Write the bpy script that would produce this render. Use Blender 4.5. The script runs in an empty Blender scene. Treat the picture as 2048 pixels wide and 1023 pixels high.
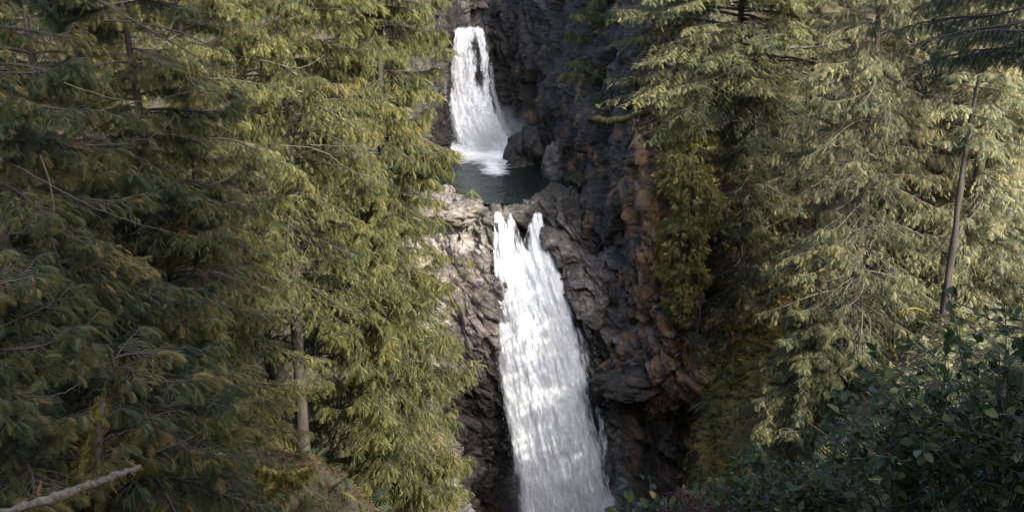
import bpy, math
import numpy as np
R_ = math.radians
SC = bpy.context.scene
COL = SC.collection

# ------------------------------------------------------------------ camera
PITCH = R_(20.0)
F = 2196.0
cam = bpy.data.cameras.new('camera')
cam.sensor_width = 36.0
cam.lens = F / 2048 * 36.0
cam.clip_start = 0.1
cam.clip_end = 600.0
cam_o = bpy.data.objects.new('camera', cam)
cam_o.location = (0, 0, 0)
cam_o.rotation_euler = (math.pi / 2 - PITCH, 0, 0)
COL.objects.link(cam_o)
SC.camera = cam_o

# ------------------------------------------------------------------ sky, sun, exposure
SUN_AZ = R_(138.0)      # clockwise from +Y (the view direction): behind the camera, to the right
SUN_EL = R_(38.0)
world = bpy.data.worlds.new("World")
SC.world = world
world.use_nodes = True
wn = world.node_tree
wn.nodes.clear()
sky = wn.nodes.new('ShaderNodeTexSky')
sky.sky_type = 'NISHITA'
sky.sun_disc = False
sky.sun_elevation = SUN_EL
sky.sun_rotation = SUN_AZ
sky.air_density = 0.8
sky.dust_density = 5.5
bg = wn.nodes.new('ShaderNodeBackground')
bg.inputs['Strength'].default_value = 0.15
wo = wn.nodes.new('ShaderNodeOutputWorld')
wn.links.new(sky.outputs[0], bg.inputs[0])
wn.links.new(bg.outputs[0], wo.inputs[0])

sd = np.array([math.sin(SUN_AZ) * math.cos(SUN_EL), math.cos(SUN_AZ) * math.cos(SUN_EL), math.sin(SUN_EL)])
sun = bpy.data.lights.new('sun', 'SUN')
sun.energy = 2.5
sun.angle = R_(0.5)
sun.color = (1.0, 0.93, 0.80)
sun_o = bpy.data.objects.new('sun', sun)
from mathutils import Vector
sun_o.rotation_euler = Vector(sd).to_track_quat('Z', 'Y').to_euler()
COL.objects.link(sun_o)

SC.view_settings.view_transform = 'Standard'
SC.view_settings.look = 'None'
SC.view_settings.gamma = 1.0
SC.view_settings.exposure = 2.3
SC.cycles.use_denoising = True
SC.cycles.denoiser = 'OPENIMAGEDENOISE'
SC.cycles.denoising_prefilter = 'NONE'
SC.cycles.denoising_input_passes = 'RGB_ALBEDO_NORMAL'
SC.cycles.use_adaptive_sampling = False
SC.cycles.use_light_tree = False
SC.cycles.sample_clamp_indirect = 3.0
SC.render.filter_size = 1.3
SC.cycles.max_bounces = 6
SC.cycles.diffuse_bounces = 3
SC.cycles.transparent_max_bounces = 12
SC.cycles.volume_bounces = 0

# ------------------------------------------------------------------ helpers
CP, SP = math.cos(PITCH), math.sin(PITCH)

def U(px, py, Y):
    """photo direction (2048x1023) at world distance Y -> a point"""
    px = np.asarray(px, float); py = np.asarray(py, float); Y = np.asarray(Y, float)
    a = px - 1024; b = 511.5 - py
    dx = a
    dy = F * CP + b * SP
    dz = -F * SP + b * CP
    k = Y / dy
    return np.stack([dx * k, Y, dz * k], -1)

def tag(o, label=None, cat=None, group=None, kind=None):
    if label: o['label'] = label
    if cat: o['category'] = cat
    if group: o['group'] = group
    if kind: o['kind'] = kind
    return o

def empty(name, loc, label, cat, group=None, kind=None):
    o = bpy.data.objects.new(name, None)
    COL.objects.link(o)
    o.location = [float(c) for c in loc]
    return tag(o, label, cat, group, kind)

def mesh(name, V, T, mat, parent=None, attrs=None, uv=None, smooth=False):
    """one mesh object from vertex and triangle (or quad) arrays in world space"""
    V = np.ascontiguousarray(V, np.float32); T = np.ascontiguousarray(T, np.int32)
    if parent is not None:
        V = V - np.array(parent.location[:], np.float32)
    me = bpy.data.meshes.new(name)
    n, k = T.shape
    me.vertices.add(len(V)); me.vertices.foreach_set('co', V.ravel())
    me.loops.add(n * k); me.loops.foreach_set('vertex_index', T.ravel())
    me.polygons.add(n); me.polygons.foreach_set('loop_start', np.arange(0, n * k, k, dtype=np.int32))
    if smooth:
        me.polygons.foreach_set('use_smooth', np.ones(n, bool))
    me.update(calc_edges=True)
    for nm, a in (attrs or {}).items():
        at = me.attributes.new(nm, 'FLOAT', 'POINT')
        at.data.foreach_set('value', np.ascontiguousarray(a, np.float32))
    if uv is not None:
        l = me.uv_layers.new(name='UVMap')
        l.data.foreach_set('uv', np.ascontiguousarray(uv[T.ravel()], np.float32).ravel())
    me.materials.append(mat)
    o = bpy.data.objects.new(name, me)
    COL.objects.link(o)
    if parent is not None: o.parent = parent
    return o

def norm(v):
    return v / np.maximum(np.linalg.norm(v, axis=-1, keepdims=True), 1e-9)

# ---- hashing / noise
def h3(i, j, k, s=0):
    n = (i.astype(np.int64) * 374761393 + j.astype(np.int64) * 668265263 + k.astype(np.int64) * 2147483647 + s * 974634777) & 0xffffffff
    n = ((n ^ (n >> 13)) * 1274126177) & 0xffffffff
    n = ((n ^ (n >> 16)) * 2246822519) & 0xffffffff
    return ((n ^ (n >> 15)) & 0xffffff) / float(0xffffff)

def vnoise(P, s=0):
    B = np.floor(P).astype(np.int64); f = P - B
    f = f * f * (3 - 2 * f)
    r = 0
    for a in (0, 1):
        for b in (0, 1):
            for c in (0, 1):
                w = (f[..., 0] if a else 1 - f[..., 0]) * (f[..., 1] if b else 1 - f[..., 1]) * (f[..., 2] if c else 1 - f[..., 2])
                r = r + w * h3(B[..., 0] + a, B[..., 1] + b, B[..., 2] + c, s)
    return r * 2 - 1

def fbm(P, o=4, s=0):
    r = 0; a = 1.0; t = 0
    for i in range(o):
        r = r + a * vnoise(P * 2 ** i, s + i * 7); t += a; a *= 0.5
    return r / t

def facet(P, s=0):
    """angular blocks: each jittered cell carries a plane of its own"""
    B = np.floor(P).astype(np.int64)
    best = np.full(P.shape[:-1], 1e9); d = np.zeros(P.shape[:-1]); second = np.full(P.shape[:-1], 1e9)
    for a in (-1, 0, 1):
        for b in (-1, 0, 1):
            for c in (-1, 0, 1):
                i, j, k = B[..., 0] + a, B[..., 1] + b, B[..., 2] + c
                q = np.stack([i + h3(i, j, k, s + 1), j + h3(i, j, k, s + 2), k + h3(i, j, k, s + 3)], -1)
                e = P - q
                dist = (e ** 2).sum(-1)
                g = np.stack([h3(i, j, k, s + 4), h3(i, j, k, s + 5), h3(i, j, k, s + 6)], -1) * 2 - 1
                val = (h3(i, j, k, s + 7) - 0.5) + (g * e).sum(-1)
                m = dist < best
                second = np.where(m, best, np.minimum(second, dist))
                d = np.where(m, val, d); best = np.where(m, dist, best)
    crack = np.sqrt(second) - np.sqrt(best)
    return d, crack

def crom(C, n):
    """Catmull-Rom along axis 0 of C, n samples"""
    m = len(C)
    P = np.concatenate([2 * C[:1] - C[1:2], C, 2 * C[-1:] - C[-2:-1]])
    t = np.linspace(0, m - 1 - 1e-6, n); i = t.astype(int); f = (t - i).reshape((-1,) + (1,) * (C.ndim - 1))
    p0, p1, p2, p3 = P[i], P[i + 1], P[i + 2], P[i + 3]
    return 0.5 * (2 * p1 + (p2 - p0) * f + (2 * p0 - 5 * p1 + 4 * p2 - p3) * f ** 2 + (3 * p1 - p0 - 3 * p2 + p3) * f ** 3)

def gridfaces(nv, nu):
    i = np.arange(nv - 1)[:, None] * nu + np.arange(nu - 1)[None]
    return np.stack([i, i + 1, i + nu + 1, i + nu], -1).reshape(-1, 4)

def tube(P, Rr, k=7, bump=0.0, s=0):
    """tapered tube through points P with radii Rr -> verts, quads"""
    P = np.asarray(P, float); n = len(P); Rr = np.broadcast_to(np.asarray(Rr, float), (n,))
    D = norm(np.gradient(P, axis=0))
    up = np.array([0.0, 0, 1.0]) if abs(D[0, 2]) < .9 else np.array([0.0, 1, 0])
    X = norm(np.cross(D, up)); Y = np.cross(D, X)
    a = np.linspace(0, 2 * np.pi, k, endpoint=False)
    rr = Rr[:, None] * np.ones(k)
    V = P[:, None] + rr[..., None] * (np.cos(a)[None, :, None] * X[:, None] + np.sin(a)[None, :, None] * Y[:, None])
    if bump:
        V = P[:, None] + (V - P[:, None]) * (1 + bump * vnoise(V * np.array([7, 7, 1.6]), s))[..., None]
    i = np.arange(n - 1)[:, None] * k + np.arange(k)[None]
    j = np.arange(n - 1)[:, None] * k + (np.arange(k)[None] + 1) % k
    T = np.stack([i, j, j + k, i + k], -1).reshape(-1, 4)
    return V.reshape(-1, 3), T

def merge(L):
    Vs, Ts, o = [], [], 0
    for V, T in L:
        Vs.append(V); Ts.append(T + o); o += len(V)
    return np.concatenate(Vs), np.concatenate(Ts)

# ------------------------------------------------------------------ materials
def newmat(name):
    m = bpy.data.materials.new(name); m.use_nodes = True
    nt = m.node_tree; nt.nodes.clear()
    out = nt.nodes.new('ShaderNodeOutputMaterial')
    return m, nt, out

def N(nt, t, **kw):
    n = nt.nodes.new('ShaderNode' + t)
    for k, v in kw.items():
        if k.startswith('i_'): n.inputs[k[2:].replace('_', ' ')].default_value = v
        else: setattr(n, k, v)
    return n

def ramp(nt, stops, interp='LINEAR'):
    r = nt.nodes.new('ShaderNodeValToRGB'); cr = r.color_ramp; cr.interpolation = interp
    while len(cr.elements) < len(stops): cr.elements.new(0.5)
    for e, (p, c) in zip(cr.elements, stops):
        e.position = p; e.color = (*c, 1) if len(c) == 3 else c
    return r

def noise_node(nt, scale, detail=4, coord=None, vec_scale=None, rough=0.55, rot=None):
    tc = nt.nodes.new('ShaderNodeTexCoord')
    src = tc.outputs['Object'] if coord is None else coord
    if vec_scale or rot:
        mp = nt.nodes.new('ShaderNodeMapping'); nt.links.new(src, mp.inputs[0])
        if vec_scale: mp.inputs['Scale'].default_value = vec_scale
        if rot: mp.inputs['Rotation'].default_value = rot
        src = mp.outputs[0]
    n = nt.nodes.new('ShaderNodeTexNoise'); n.inputs['Scale'].default_value = scale
    n.inputs['Detail'].default_value = detail; n.inputs['Roughness'].default_value = rough
    nt.links.new(src, n.inputs['Vector'])
    return n

def foliage_mat(name, stops, transl=0.35, rough=0.55, spec=0.3, patch=0.25, alb=0.70):
    m, nt, out = newmat(name)
    at = N(nt, 'Attribute', attribute_name='tint')
    nz = noise_node(nt, patch, 3)
    ad = N(nt, 'Math', operation='MULTIPLY_ADD'); ad.inputs[1].default_value = 0.55; 
    sb = N(nt, 'Math', operation='SUBTRACT'); nt.links.new(nz.outputs[0], sb.inputs[0]); sb.inputs[1].default_value = 0.5
    nt.links.new(sb.outputs[0], ad.inputs[0]); nt.links.new(at.outputs['Fac'], ad.inputs[2])
    stops = [(a_, tuple(c_ * alb for c_ in b_)) for a_, b_ in stops]
    r = ramp(nt, stops); nt.links.new(ad.outputs[0], r.inputs[0])
    p = N(nt, 'BsdfPrincipled'); p.inputs['Roughness'].default_value = rough
    p.inputs['Specular IOR Level'].default_value = spec
    t = N(nt, 'BsdfTranslucent')
    hs = N(nt, 'HueSaturation'); hs.inputs['Value'].default_value = 1.25; hs.inputs['Saturation'].default_value = 1.1
    nt.links.new(r.outputs[0], p.inputs['Base Color']); nt.links.new(r.outputs[0], hs.inputs['Color']); nt.links.new(hs.outputs[0], t.inputs[0])
    mx = N(nt, 'MixShader'); mx.inputs[0].default_value = transl
    nt.links.new(p.outputs[0], mx.inputs[1]); nt.links.new(t.outputs[0], mx.inputs[2])
    nt.links.new(mx.outputs[0], out.inputs[0])
    return m

def bark_mat(name, c1, c2, moss=None, scale=6.0, mossamt=0.55, mscale=1.7):
    m, nt, out = newmat(name)
    nz = noise_node(nt, scale, 6, vec_scale=(1, 1, 0.22))
    r = ramp(nt, [(0.3, c1), (0.7, c2)]); nt.links.new(nz.outputs[0], r.inputs[0])
    col = r.outputs[0]
    if moss:
        n2 = noise_node(nt, mscale, 5)
        r2 = ramp(nt, [(mossamt, (0, 0, 0)), (mossamt + .1, (1, 1, 1))]); nt.links.new(n2.outputs[0], r2.inputs[0])
        mx = N(nt, 'MixRGB'); nt.links.new(r2.outputs[0], mx.inputs[0]); nt.links.new(col, mx.inputs[1]); mx.inputs[2].default_value = (*moss, 1)
        col = mx.outputs[0]
    p = N(nt, 'BsdfPrincipled'); p.inputs['Roughness'].default_value = 0.85; nt.links.new(col, p.inputs['Base Color'])
    b = N(nt, 'Bump'); b.inputs['Strength'].default_value = 0.8; b.inputs['Distance'].default_value = 0.03
    nt.links.new(nz.outputs[0], b.inputs['Height']); nt.links.new(b.outputs[0], p.inputs['Normal'])
    nt.links.new(p.outputs[0], out.inputs[0])
    return m

def rock_mat():
    m, nt, out = newmat('rock')
    big = noise_node(nt, 0.55, 6, rot=(0.3, 0.5, 0.2))
    fine = noise_node(nt, 3.4, 10, vec_scale=(.4, 1, 1.3), rot=(0.0, 0.95, 0), rough=0.72)
    mid = noise_node(nt, 1.3, 6, vec_scale=(1, 1, .5))
    # grey body: dark wet brown to pale grey by the 'pale' attribute and noise
    pale = N(nt, 'Attribute', attribute_name='pale')
    warm = N(nt, 'Attribute', attribute_name='warm')
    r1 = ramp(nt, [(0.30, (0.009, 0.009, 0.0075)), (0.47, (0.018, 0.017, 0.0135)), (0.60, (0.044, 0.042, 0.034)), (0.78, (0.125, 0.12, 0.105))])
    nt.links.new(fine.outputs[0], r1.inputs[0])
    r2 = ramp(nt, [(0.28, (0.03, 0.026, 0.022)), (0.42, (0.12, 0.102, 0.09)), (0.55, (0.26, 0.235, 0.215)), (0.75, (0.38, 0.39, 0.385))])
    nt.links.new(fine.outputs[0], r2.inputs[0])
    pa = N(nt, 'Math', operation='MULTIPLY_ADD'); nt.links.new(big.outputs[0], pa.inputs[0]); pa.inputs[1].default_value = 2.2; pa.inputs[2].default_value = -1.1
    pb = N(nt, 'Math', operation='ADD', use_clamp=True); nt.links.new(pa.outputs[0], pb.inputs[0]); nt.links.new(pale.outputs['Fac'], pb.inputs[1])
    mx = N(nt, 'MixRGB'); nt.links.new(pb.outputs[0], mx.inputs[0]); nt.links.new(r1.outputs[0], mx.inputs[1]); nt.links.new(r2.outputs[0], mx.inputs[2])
    wet = N(nt, 'Math', operation='MULTIPLY_ADD', use_clamp=True); nt.links.new(pale.outputs['Fac'], wet.inputs[0]); wet.inputs[1].default_value = 2.0; wet.inputs[2].default_value = 1.0  # negative 'pale' darkens: wet tone with gorge and hollow shade put in
    wet_shade = N(nt, 'Math', operation='MAXIMUM'); nt.links.new(wet.outputs[0], wet_shade.inputs[0]); wet_shade.inputs[1].default_value = 0.33
    mxw = N(nt, 'MixRGB', blend_type='MULTIPLY'); mxw.inputs[0].default_value = 1; nt.links.new(mx.outputs[0], mxw.inputs[1]); nt.links.new(wet_shade.outputs[0], mxw.inputs[2])
    mx = mxw
    # ochre stains / moss
    wa = N(nt, 'Math', operation='MULTIPLY_ADD'); nt.links.new(mid.outputs[0], wa.inputs[0]); wa.inputs[1].default_value = 5.0; wa.inputs[2].default_value = -3.3
    wb = N(nt, 'Math', operation='ADD', use_clamp=True); nt.links.new(wa.outputs[0], wb.inputs[0])
    wm = N(nt, 'Math', operation='MULTIPLY'); nt.links.new(warm.outputs['Fac'], wm.inputs[0]); wm.inputs[1].default_value = 1.7
    nt.links.new(wm.outputs[0], wb.inputs[1])
    wc = ramp(nt, [(0.3, (0.09, 0.045, 0.018)), (0.5, (0.20, 0.115, 0.05)), (0.7, (0.13, 0.105, 0.035))]); nt.links.new(fine.outputs[0], wc.inputs[0])
    mw = N(nt, 'MixRGB'); nt.links.new(wb.outputs[0], mw.inputs[0]); nt.links.new(mx.outputs[0], mw.inputs[1]); nt.links.new(wc.outputs[0], mw.inputs[2])
    p = N(nt, 'BsdfPrincipled')
    nt.links.new(mw.outputs[0], p.inputs['Base Color'])
    rr = ramp(nt, [(0.38, (0.20,) * 3), (0.62, (0.6,) * 3)]); nt.links.new(big.outputs[0], rr.inputs[0]); nt.links.new(rr.outputs[0], p.inputs['Roughness'])
    b = N(nt, 'Bump'); b.inputs['Strength'].default_value = 1.0; b.inputs['Distance'].default_value = 0.18
    nt.links.new(fine.outputs[0], b.inputs['Height']); nt.links.new(b.outputs[0], p.inputs['Normal'])
    nt.links.new(p.outputs[0], out.inputs[0])
    return m

def ground_mat(name, cols, scale=1.0):
    m, nt, out = newmat(name)
    a = noise_node(nt, 0.5 * scale, 6); f = noise_node(nt, 5 * scale, 8, rough=0.7)
    ad = N(nt, 'MixRGB'); ad.inputs[0].default_value = 0.5
    nt.links.new(a.outputs[0], ad.inputs[1]); nt.links.new(f.outputs[0], ad.inputs[2])
    r = ramp(nt, cols); nt.links.new(ad.outputs[0], r.inputs[0])
    p = N(nt, 'BsdfPrincipled'); p.inputs['Roughness'].default_value = 0.9; nt.links.new(r.outputs[0], p.inputs['Base Color'])
    b = N(nt, 'Bump'); b.inputs['Distance'].default_value = 0.12; nt.links.new(f.outputs[0], b.inputs['Height']); nt.links.new(b.outputs[0], p.inputs['Normal'])
    nt.links.new(p.outputs[0], out.inputs[0])
    return m

def falls_mat(name, su, sv, thr, soft, seed=0.0):
    """aerated water: white, see-through where the strands part. UV in metres (across, down)."""
    m, nt, out = newmat(name)
    tc = N(nt, 'TexCoord')
    def nz(sx, sy, det, off, dist=0.0):
        mp = N(nt, 'Mapping'); nt.links.new(tc.outputs['UV'], mp.inputs[0])
        mp.inputs['Scale'].default_value = (sx, sy, 1); mp.inputs['Location'].default_value = (off, off * 1.7, seed)
        n = N(nt, 'TexNoise'); n.inputs['Scale'].default_value = 1.0; n.inputs['Detail'].default_value = det; n.inputs['Roughness'].default_value = 0.6
        n.inputs['Distortion'].default_value = dist
        nt.links.new(mp.outputs[0], n.inputs['Vector']); return n.outputs[0]
    a = nz(su, sv, 5, 3.1, 0.3); b = nz(su * 3.0, sv * 4.2, 5, 9.7, 0.4)
    cov = N(nt, 'Attribute', attribute_name='cover')
    s1 = N(nt, 'Math', operation='MULTIPLY'); nt.links.new(a, s1.inputs[0]); s1.inputs[1].default_value = 0.62
    s2 = N(nt, 'Math', operation='MULTIPLY_ADD'); nt.links.new(b, s2.inputs[0]); s2.inputs[1].default_value = 0.38; nt.links.new(s1.outputs[0], s2.inputs[2])
    s3 = N(nt, 'Math', operation='ADD'); nt.links.new(s2.outputs[0], s3.inputs[0]); nt.links.new(cov.outputs['Fac'], s3.inputs[1])
    mr = N(nt, 'MapRange'); mr.inputs['From Min'].default_value = thr; mr.inputs['From Max'].default_value = thr + soft
    mr.interpolation_type = 'SMOOTHSTEP'
    nt.links.new(s3.outputs[0], mr.inputs['Value'])
    df = N(nt, 'BsdfPrincipled'); df.inputs['Roughness'].default_value = 0.6
    cr = ramp(nt, [(0.30, (0.58, 0.64, 0.69)), (0.58, (0.80, 0.84, 0.88))]); nt.links.new(b, cr.inputs[0]); nt.links.new(cr.outputs[0], df.inputs['Base Color'])
    bp = N(nt, 'Bump'); bp.inputs['Strength'].default_value = 0.35; bp.inputs['Distance'].default_value = 0.15
    nt.links.new(s2.outputs[0], bp.inputs['Height']); nt.links.new(bp.outputs[0], df.inputs['Normal'])
    tl = N(nt, 'BsdfTranslucent'); tl.inputs[0].default_value = (0.85, 0.89, 0.92, 1)
    m1 = N(nt, 'MixShader'); m1.inputs[0].default_value = 0.15; nt.links.new(df.outputs[0], m1.inputs[1]); nt.links.new(tl.outputs[0], m1.inputs[2])
    tr = N(nt, 'BsdfTransparent')
    m2 = N(nt, 'MixShader'); nt.links.new(mr.outputs[0], m2.inputs[0]); nt.links.new(tr.outputs[0], m2.inputs[1]); nt.links.new(m1.outputs[0], m2.inputs[2])
    nt.links.new(m2.outputs[0], out.inputs[0])
    return m

def pool_mat():
    m, nt, out = newmat('pool_water')
    rip = noise_node(nt, 2.2, 5, vec_scale=(1.0, 2.2, 1))
    foam_a = N(nt, 'Attribute', attribute_name='foam')
    f1 = noise_node(nt, 1.6, 7, vec_scale=(0.9, 1.9, 1), rough=0.65)
    s = N(nt, 'Math', operation='MULTIPLY_ADD'); nt.links.new(f1.outputs[0], s.inputs[0]); s.inputs[1].default_value = 1.6; s.inputs[2].default_value = -1.05
    s2 = N(nt, 'Math', operation='ADD', use_clamp=True); nt.links.new(s.outputs[0], s2.inputs[0]); nt.links.new(foam_a.outputs['Fac'], s2.inputs[1])
    w = N(nt, 'BsdfPrincipled'); w.inputs['Base Color'].default_value = (0.006, 0.011, 0.008, 1); w.inputs['Roughness'].default_value = 0.14
    w.inputs['Specular IOR Level'].default_value = 0.25
    b = N(nt, 'Bump'); b.inputs['Strength'].default_value = 0.6; b.inputs['Distance'].default_value = 0.10
    nt.links.new(rip.outputs[0], b.inputs['Height']); nt.links.new(b.outputs[0], w.inputs['Normal'])
    fo = N(nt, 'BsdfPrincipled'); fo.inputs['Base Color'].default_value = (0.78, 0.83, 0.85, 1); fo.inputs['Roughness'].default_value = 0.7
    mx = N(nt, 'MixShader'); nt.links.new(s2.outputs[0], mx.inputs[0]); nt.links.new(w.outputs[0], mx.inputs[1]); nt.links.new(fo.outputs[0], mx.inputs[2])
    nt.links.new(mx.outputs[0], out.inputs[0])
    return m

def plain(name, c, rough=0.7):
    m, nt, out = newmat(name)
    p = N(nt, 'BsdfPrincipled'); p.inputs['Base Color'].default_value = (*c, 1); p.inputs['Roughness'].default_value = rough
    nt.links.new(p.outputs[0], out.inputs[0]); return m

M = {
 'rock': rock_mat(),
 'soil': ground_mat('forest_soil', [(0.35, (0.010, 0.010, 0.006)), (0.5, (0.024, 0.021, 0.010)), (0.62, (0.044, 0.032, 0.018)), (0.75, (0.035, 0.042, 0.014))]),
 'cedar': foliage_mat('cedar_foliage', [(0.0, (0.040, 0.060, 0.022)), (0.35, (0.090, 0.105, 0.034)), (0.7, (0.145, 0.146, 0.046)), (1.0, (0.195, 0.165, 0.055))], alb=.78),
 'cedar_shade': foliage_mat('shaded_cedar_foliage', [(0.0, (0.016, 0.032, 0.014)), (0.4, (0.046, 0.060, 0.021)), (0.8, (0.096, 0.100, 0.030)), (1.0, (0.17, 0.13, 0.04))], alb=0.76),  # darker copy of the cedar colour, with forest shade put into it
 'hemlock': foliage_mat('hemlock_foliage', [(0.0, (0.05, 0.07, 0.034)), (0.5, (0.125, 0.145, 0.062)), (1.0, (0.22, 0.215, 0.09))]),
 'fir': foliage_mat('fir_foliage', [(0.0, (0.05, 0.08, 0.05)), (0.4, (0.14, 0.155, 0.078)), (0.8, (0.26, 0.25, 0.12)), (1.0, (0.30, 0.25, 0.11))], alb=0.68),
 'pale': foliage_mat('hazy_foliage', [(0.0, (0.15, 0.18, 0.11)), (0.45, (0.27, 0.29, 0.165)), (0.8, (0.40, 0.38, 0.20)), (1.0, (0.40, 0.34, 0.17))], alb=0.74),  # lightened so the colour carries the backlit haze of the right bank
 'ivy': foliage_mat('ivy_leaves', [(0.0, (0.045, 0.065, 0.020)), (0.4, (0.125, 0.128, 0.042)), (0.8, (0.22, 0.205, 0.07)), (1.0, (0.28, 0.22, 0.06))], rough=0.5, alb=1.0),
 'shrub': foliage_mat('glossy_leaves', [(0.0, (0.012, 0.020, 0.007)), (0.5, (0.022, 0.036, 0.012)), (0.9, (0.050, 0.064, 0.020)), (1.0, (0.15, 0.11, 0.03))], transl=0.28, rough=0.42, spec=0.17, patch=0.8, alb=1.35),
 'redleaf': foliage_mat('rusty_leaves', [(0.0, (0.035, 0.018, 0.014)), (0.5, (0.075, 0.030, 0.022)), (1.0, (0.11, 0.05, 0.028))], rough=0.6),
 'moss': foliage_mat('moss', [(0.0, (0.055, 0.055, 0.015)), (0.35, (0.120, 0.105, 0.025)), (0.7, (0.22, 0.125, 0.035)), (1.0, (0.30, 0.155, 0.045))], transl=0.25, rough=0.9, spec=0.1, patch=0.6, alb=.95),
 'grass': foliage_mat('slope_grass', [(0.0, (0.06, 0.07, 0.02)), (0.5, (0.15, 0.13, 0.04)), (1.0, (0.26, 0.16, 0.06))], patch=0.5, alb=1.7),
 'litter': foliage_mat('leaf_litter', [(0.0, (0.03, 0.02, 0.012)), (0.5, (0.07, 0.045, 0.024)), (1.0, (0.13, 0.085, 0.04))], rough=.8),
 'fern': foliage_mat('fern_fronds', [(0.0, (0.05, 0.08, 0.03)), (1.0, (0.16, 0.19, 0.07))]),
 'bark': bark_mat('bark', (0.035, 0.028, 0.022), (0.11, 0.095, 0.08), moss=(0.07, 0.075, 0.025)),
 'greybark': bark_mat('grey_bark', (0.07, 0.062, 0.055), (0.26, 0.235, 0.205), moss=(0.10, 0.105, 0.04), mossamt=0.60),
 'darkbark': bark_mat('dark_bark', (0.014, 0.012, 0.010), (0.045, 0.038, 0.030)),
 'deadwood': bark_mat('dead_wood', (0.10, 0.09, 0.075), (0.30, 0.28, 0.245), moss=(0.16, 0.13, 0.04), mossamt=0.58),
 'mosswood': bark_mat('mossy_wood', (0.09, 0.075, 0.02), (0.20, 0.17, 0.045), scale=14),
 'lichenbark': bark_mat('lichen_bark', (0.03, 0.026, 0.02), (0.10, 0.085, 0.065), moss=(0.105, 0.105, 0.075), scale=22, mossamt=.52, mscale=24),
 'splinter': bark_mat('splintered_wood', (0.12, 0.045, 0.02), (0.26, 0.11, 0.05), scale=14),
 'stream': pool_mat(),
}

# ------------------------------------------------------------------ terrain (one height field)
ctl = []
def C(x, y, z): ctl.append((x, y, z))
def CU(px, py, Y): ctl.append(tuple(U(px, py, Y)))
C(0, 0, -1.8); C(0, -12, -0.5); C(-10, -12, -2); C(12, -12, 5); C(20, -4, 8); C(30, -20, 16); C(-30, -30, 2); C(0, -40, 6)
C(2, 5.5, -4.2); C(4.5, 6, -3.9); C(-2, 4, -4.2); C(0, 9, -8.5); C(6, 9, -6.0); C(10, 14, -8.5)
CU(100, 1080, 11.5); CU(400, 1090, 14); CU(690, 965, 26); CU(600, 915, 25.5); CU(820, 1040, 34)
CU(60, 900, 22); C(-20, 14, -6); C(-24, 30, -7); C(-14, 34, -15); C(-14, 50, -14); C(-25, 60, -6)
CU(840, 620, 50); CU(860, 415, 60); CU(780, 330, 60); CU(600, 200, 64)
C(-2, 44, -36); C(2, 45, -40); C(1, 32, -33); C(0, 20, -22); C(6, 36, -30); C(3, 50, -42); C(2, 60, -40)
CU(1500, 880, 45); CU(1580, 720, 47); CU(1420, 640, 52.5); CU(1370, 760, 51); CU(1420, 470, 56); CU(1480, 250, 60); CU(1380, 60, 58); CU(1300, -60, 62)
CU(1885, 600, 36); CU(1760, 760, 34); CU(2060, 650, 38); CU(1600, 960, 30); CU(1300, 1150, 26)
C(15, 31, -17); C(20, 32, -14.5); C(10, 26, -16); CU(1700, 300, 60); CU(2000, 250, 62); CU(2200, 500, 42); C(30, 30, -4); C(40, 50, 2); C(26, 12, 0)
C(-3, 76, -12.5); C(-3, 84, -10); C(-3, 100, -4); C(-30, 100, 8); C(30, 100, 10); C(15, 78, -2); C(-15, 78, -3)
C(-60, 40, 6); C(70, 40, 14); C(-60, 120, 20); C(70, 120, 26); C(0, 140, 16); C(-60, -40, 6); C(70, -40, 26)
ctl = np.array(ctl)
def _phi(r): return np.where(r > 0, r, 0.0)
_n = len(ctl)
_A = _phi(np.linalg.norm(ctl[:, None, :2] - ctl[None, :, :2], axis=-1))
_Pm = np.c_[np.ones(_n), ctl[:, :2]]
_K = np.block([[_A, _Pm], [_Pm.T, np.zeros((3, 3))]])
_w = np.linalg.solve(_K, np.r_[ctl[:, 2], 0, 0, 0])
def H(x, y, rough=True):
    x = np.asarray(x, float); y = np.asarray(y, float)
    q = np.stack([x.ravel(), y.ravel()], -1)
    z = np.zeros(len(q))
    for a in range(0, len(q), 20000):
        r = _phi(np.linalg.norm(q[a:a + 20000, None] - ctl[None, :, :2], axis=-1))
        z[a:a + 20000] = r @ _w[:_n] + _w[_n] + q[a:a + 20000] @ _w[_n + 1:]
    xx, yy = q[:, 0], q[:, 1]
    lb = np.interp(yy, [30, 44, 50, 56, 60, 66, 72, 75.5], [-2, -5.0, -5.4, -4.6, -5.2, -4.8, -4.5, -3.8]); rb = np.interp(yy, [30, 44, 50, 53, 56, 60, 66, 72, 75.5], [4, 8.8, 9.8, 9.8, 9.0, 5.2, 3.2, 1.2, 0])
    ins = np.clip(np.minimum(xx - lb, rb - xx) / .8, 0, 1) * np.clip((yy - 34) / 8, 0, 1) * np.clip((76 - yy) / .8, 0, 1)
    z = z * (1 - ins) + np.minimum(z, -44) * ins
    if rough:
        z = z + 0.5 * fbm(np.c_[q * 0.3, q[:, :1] * 0], 5)
    return z.reshape(x.shape)

xs = np.concatenate([np.linspace(-130, -32, 30), np.arange(-31, 36, 0.4), np.linspace(37, 140, 30)])
ys = np.concatenate([np.linspace(-80, -16, 20), np.arange(-15, 90, 0.4), np.linspace(92, 200, 25)])
gx, gy = np.meshgrid(xs, ys)
gz = H(gx, gy)
# the gorge is cut deep behind the rock faces, so the cliffs stand clear of the hill
V = np.stack([gx, gy, gz], -1).reshape(-1, 3)
ter = mesh('hillside_ground', V, gridfaces(len(ys), len(xs)), M['soil'], smooth=True)
tag(ter, 'brown forest floor of the ravine slopes under the trees', 'ground', kind='structure')

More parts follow.
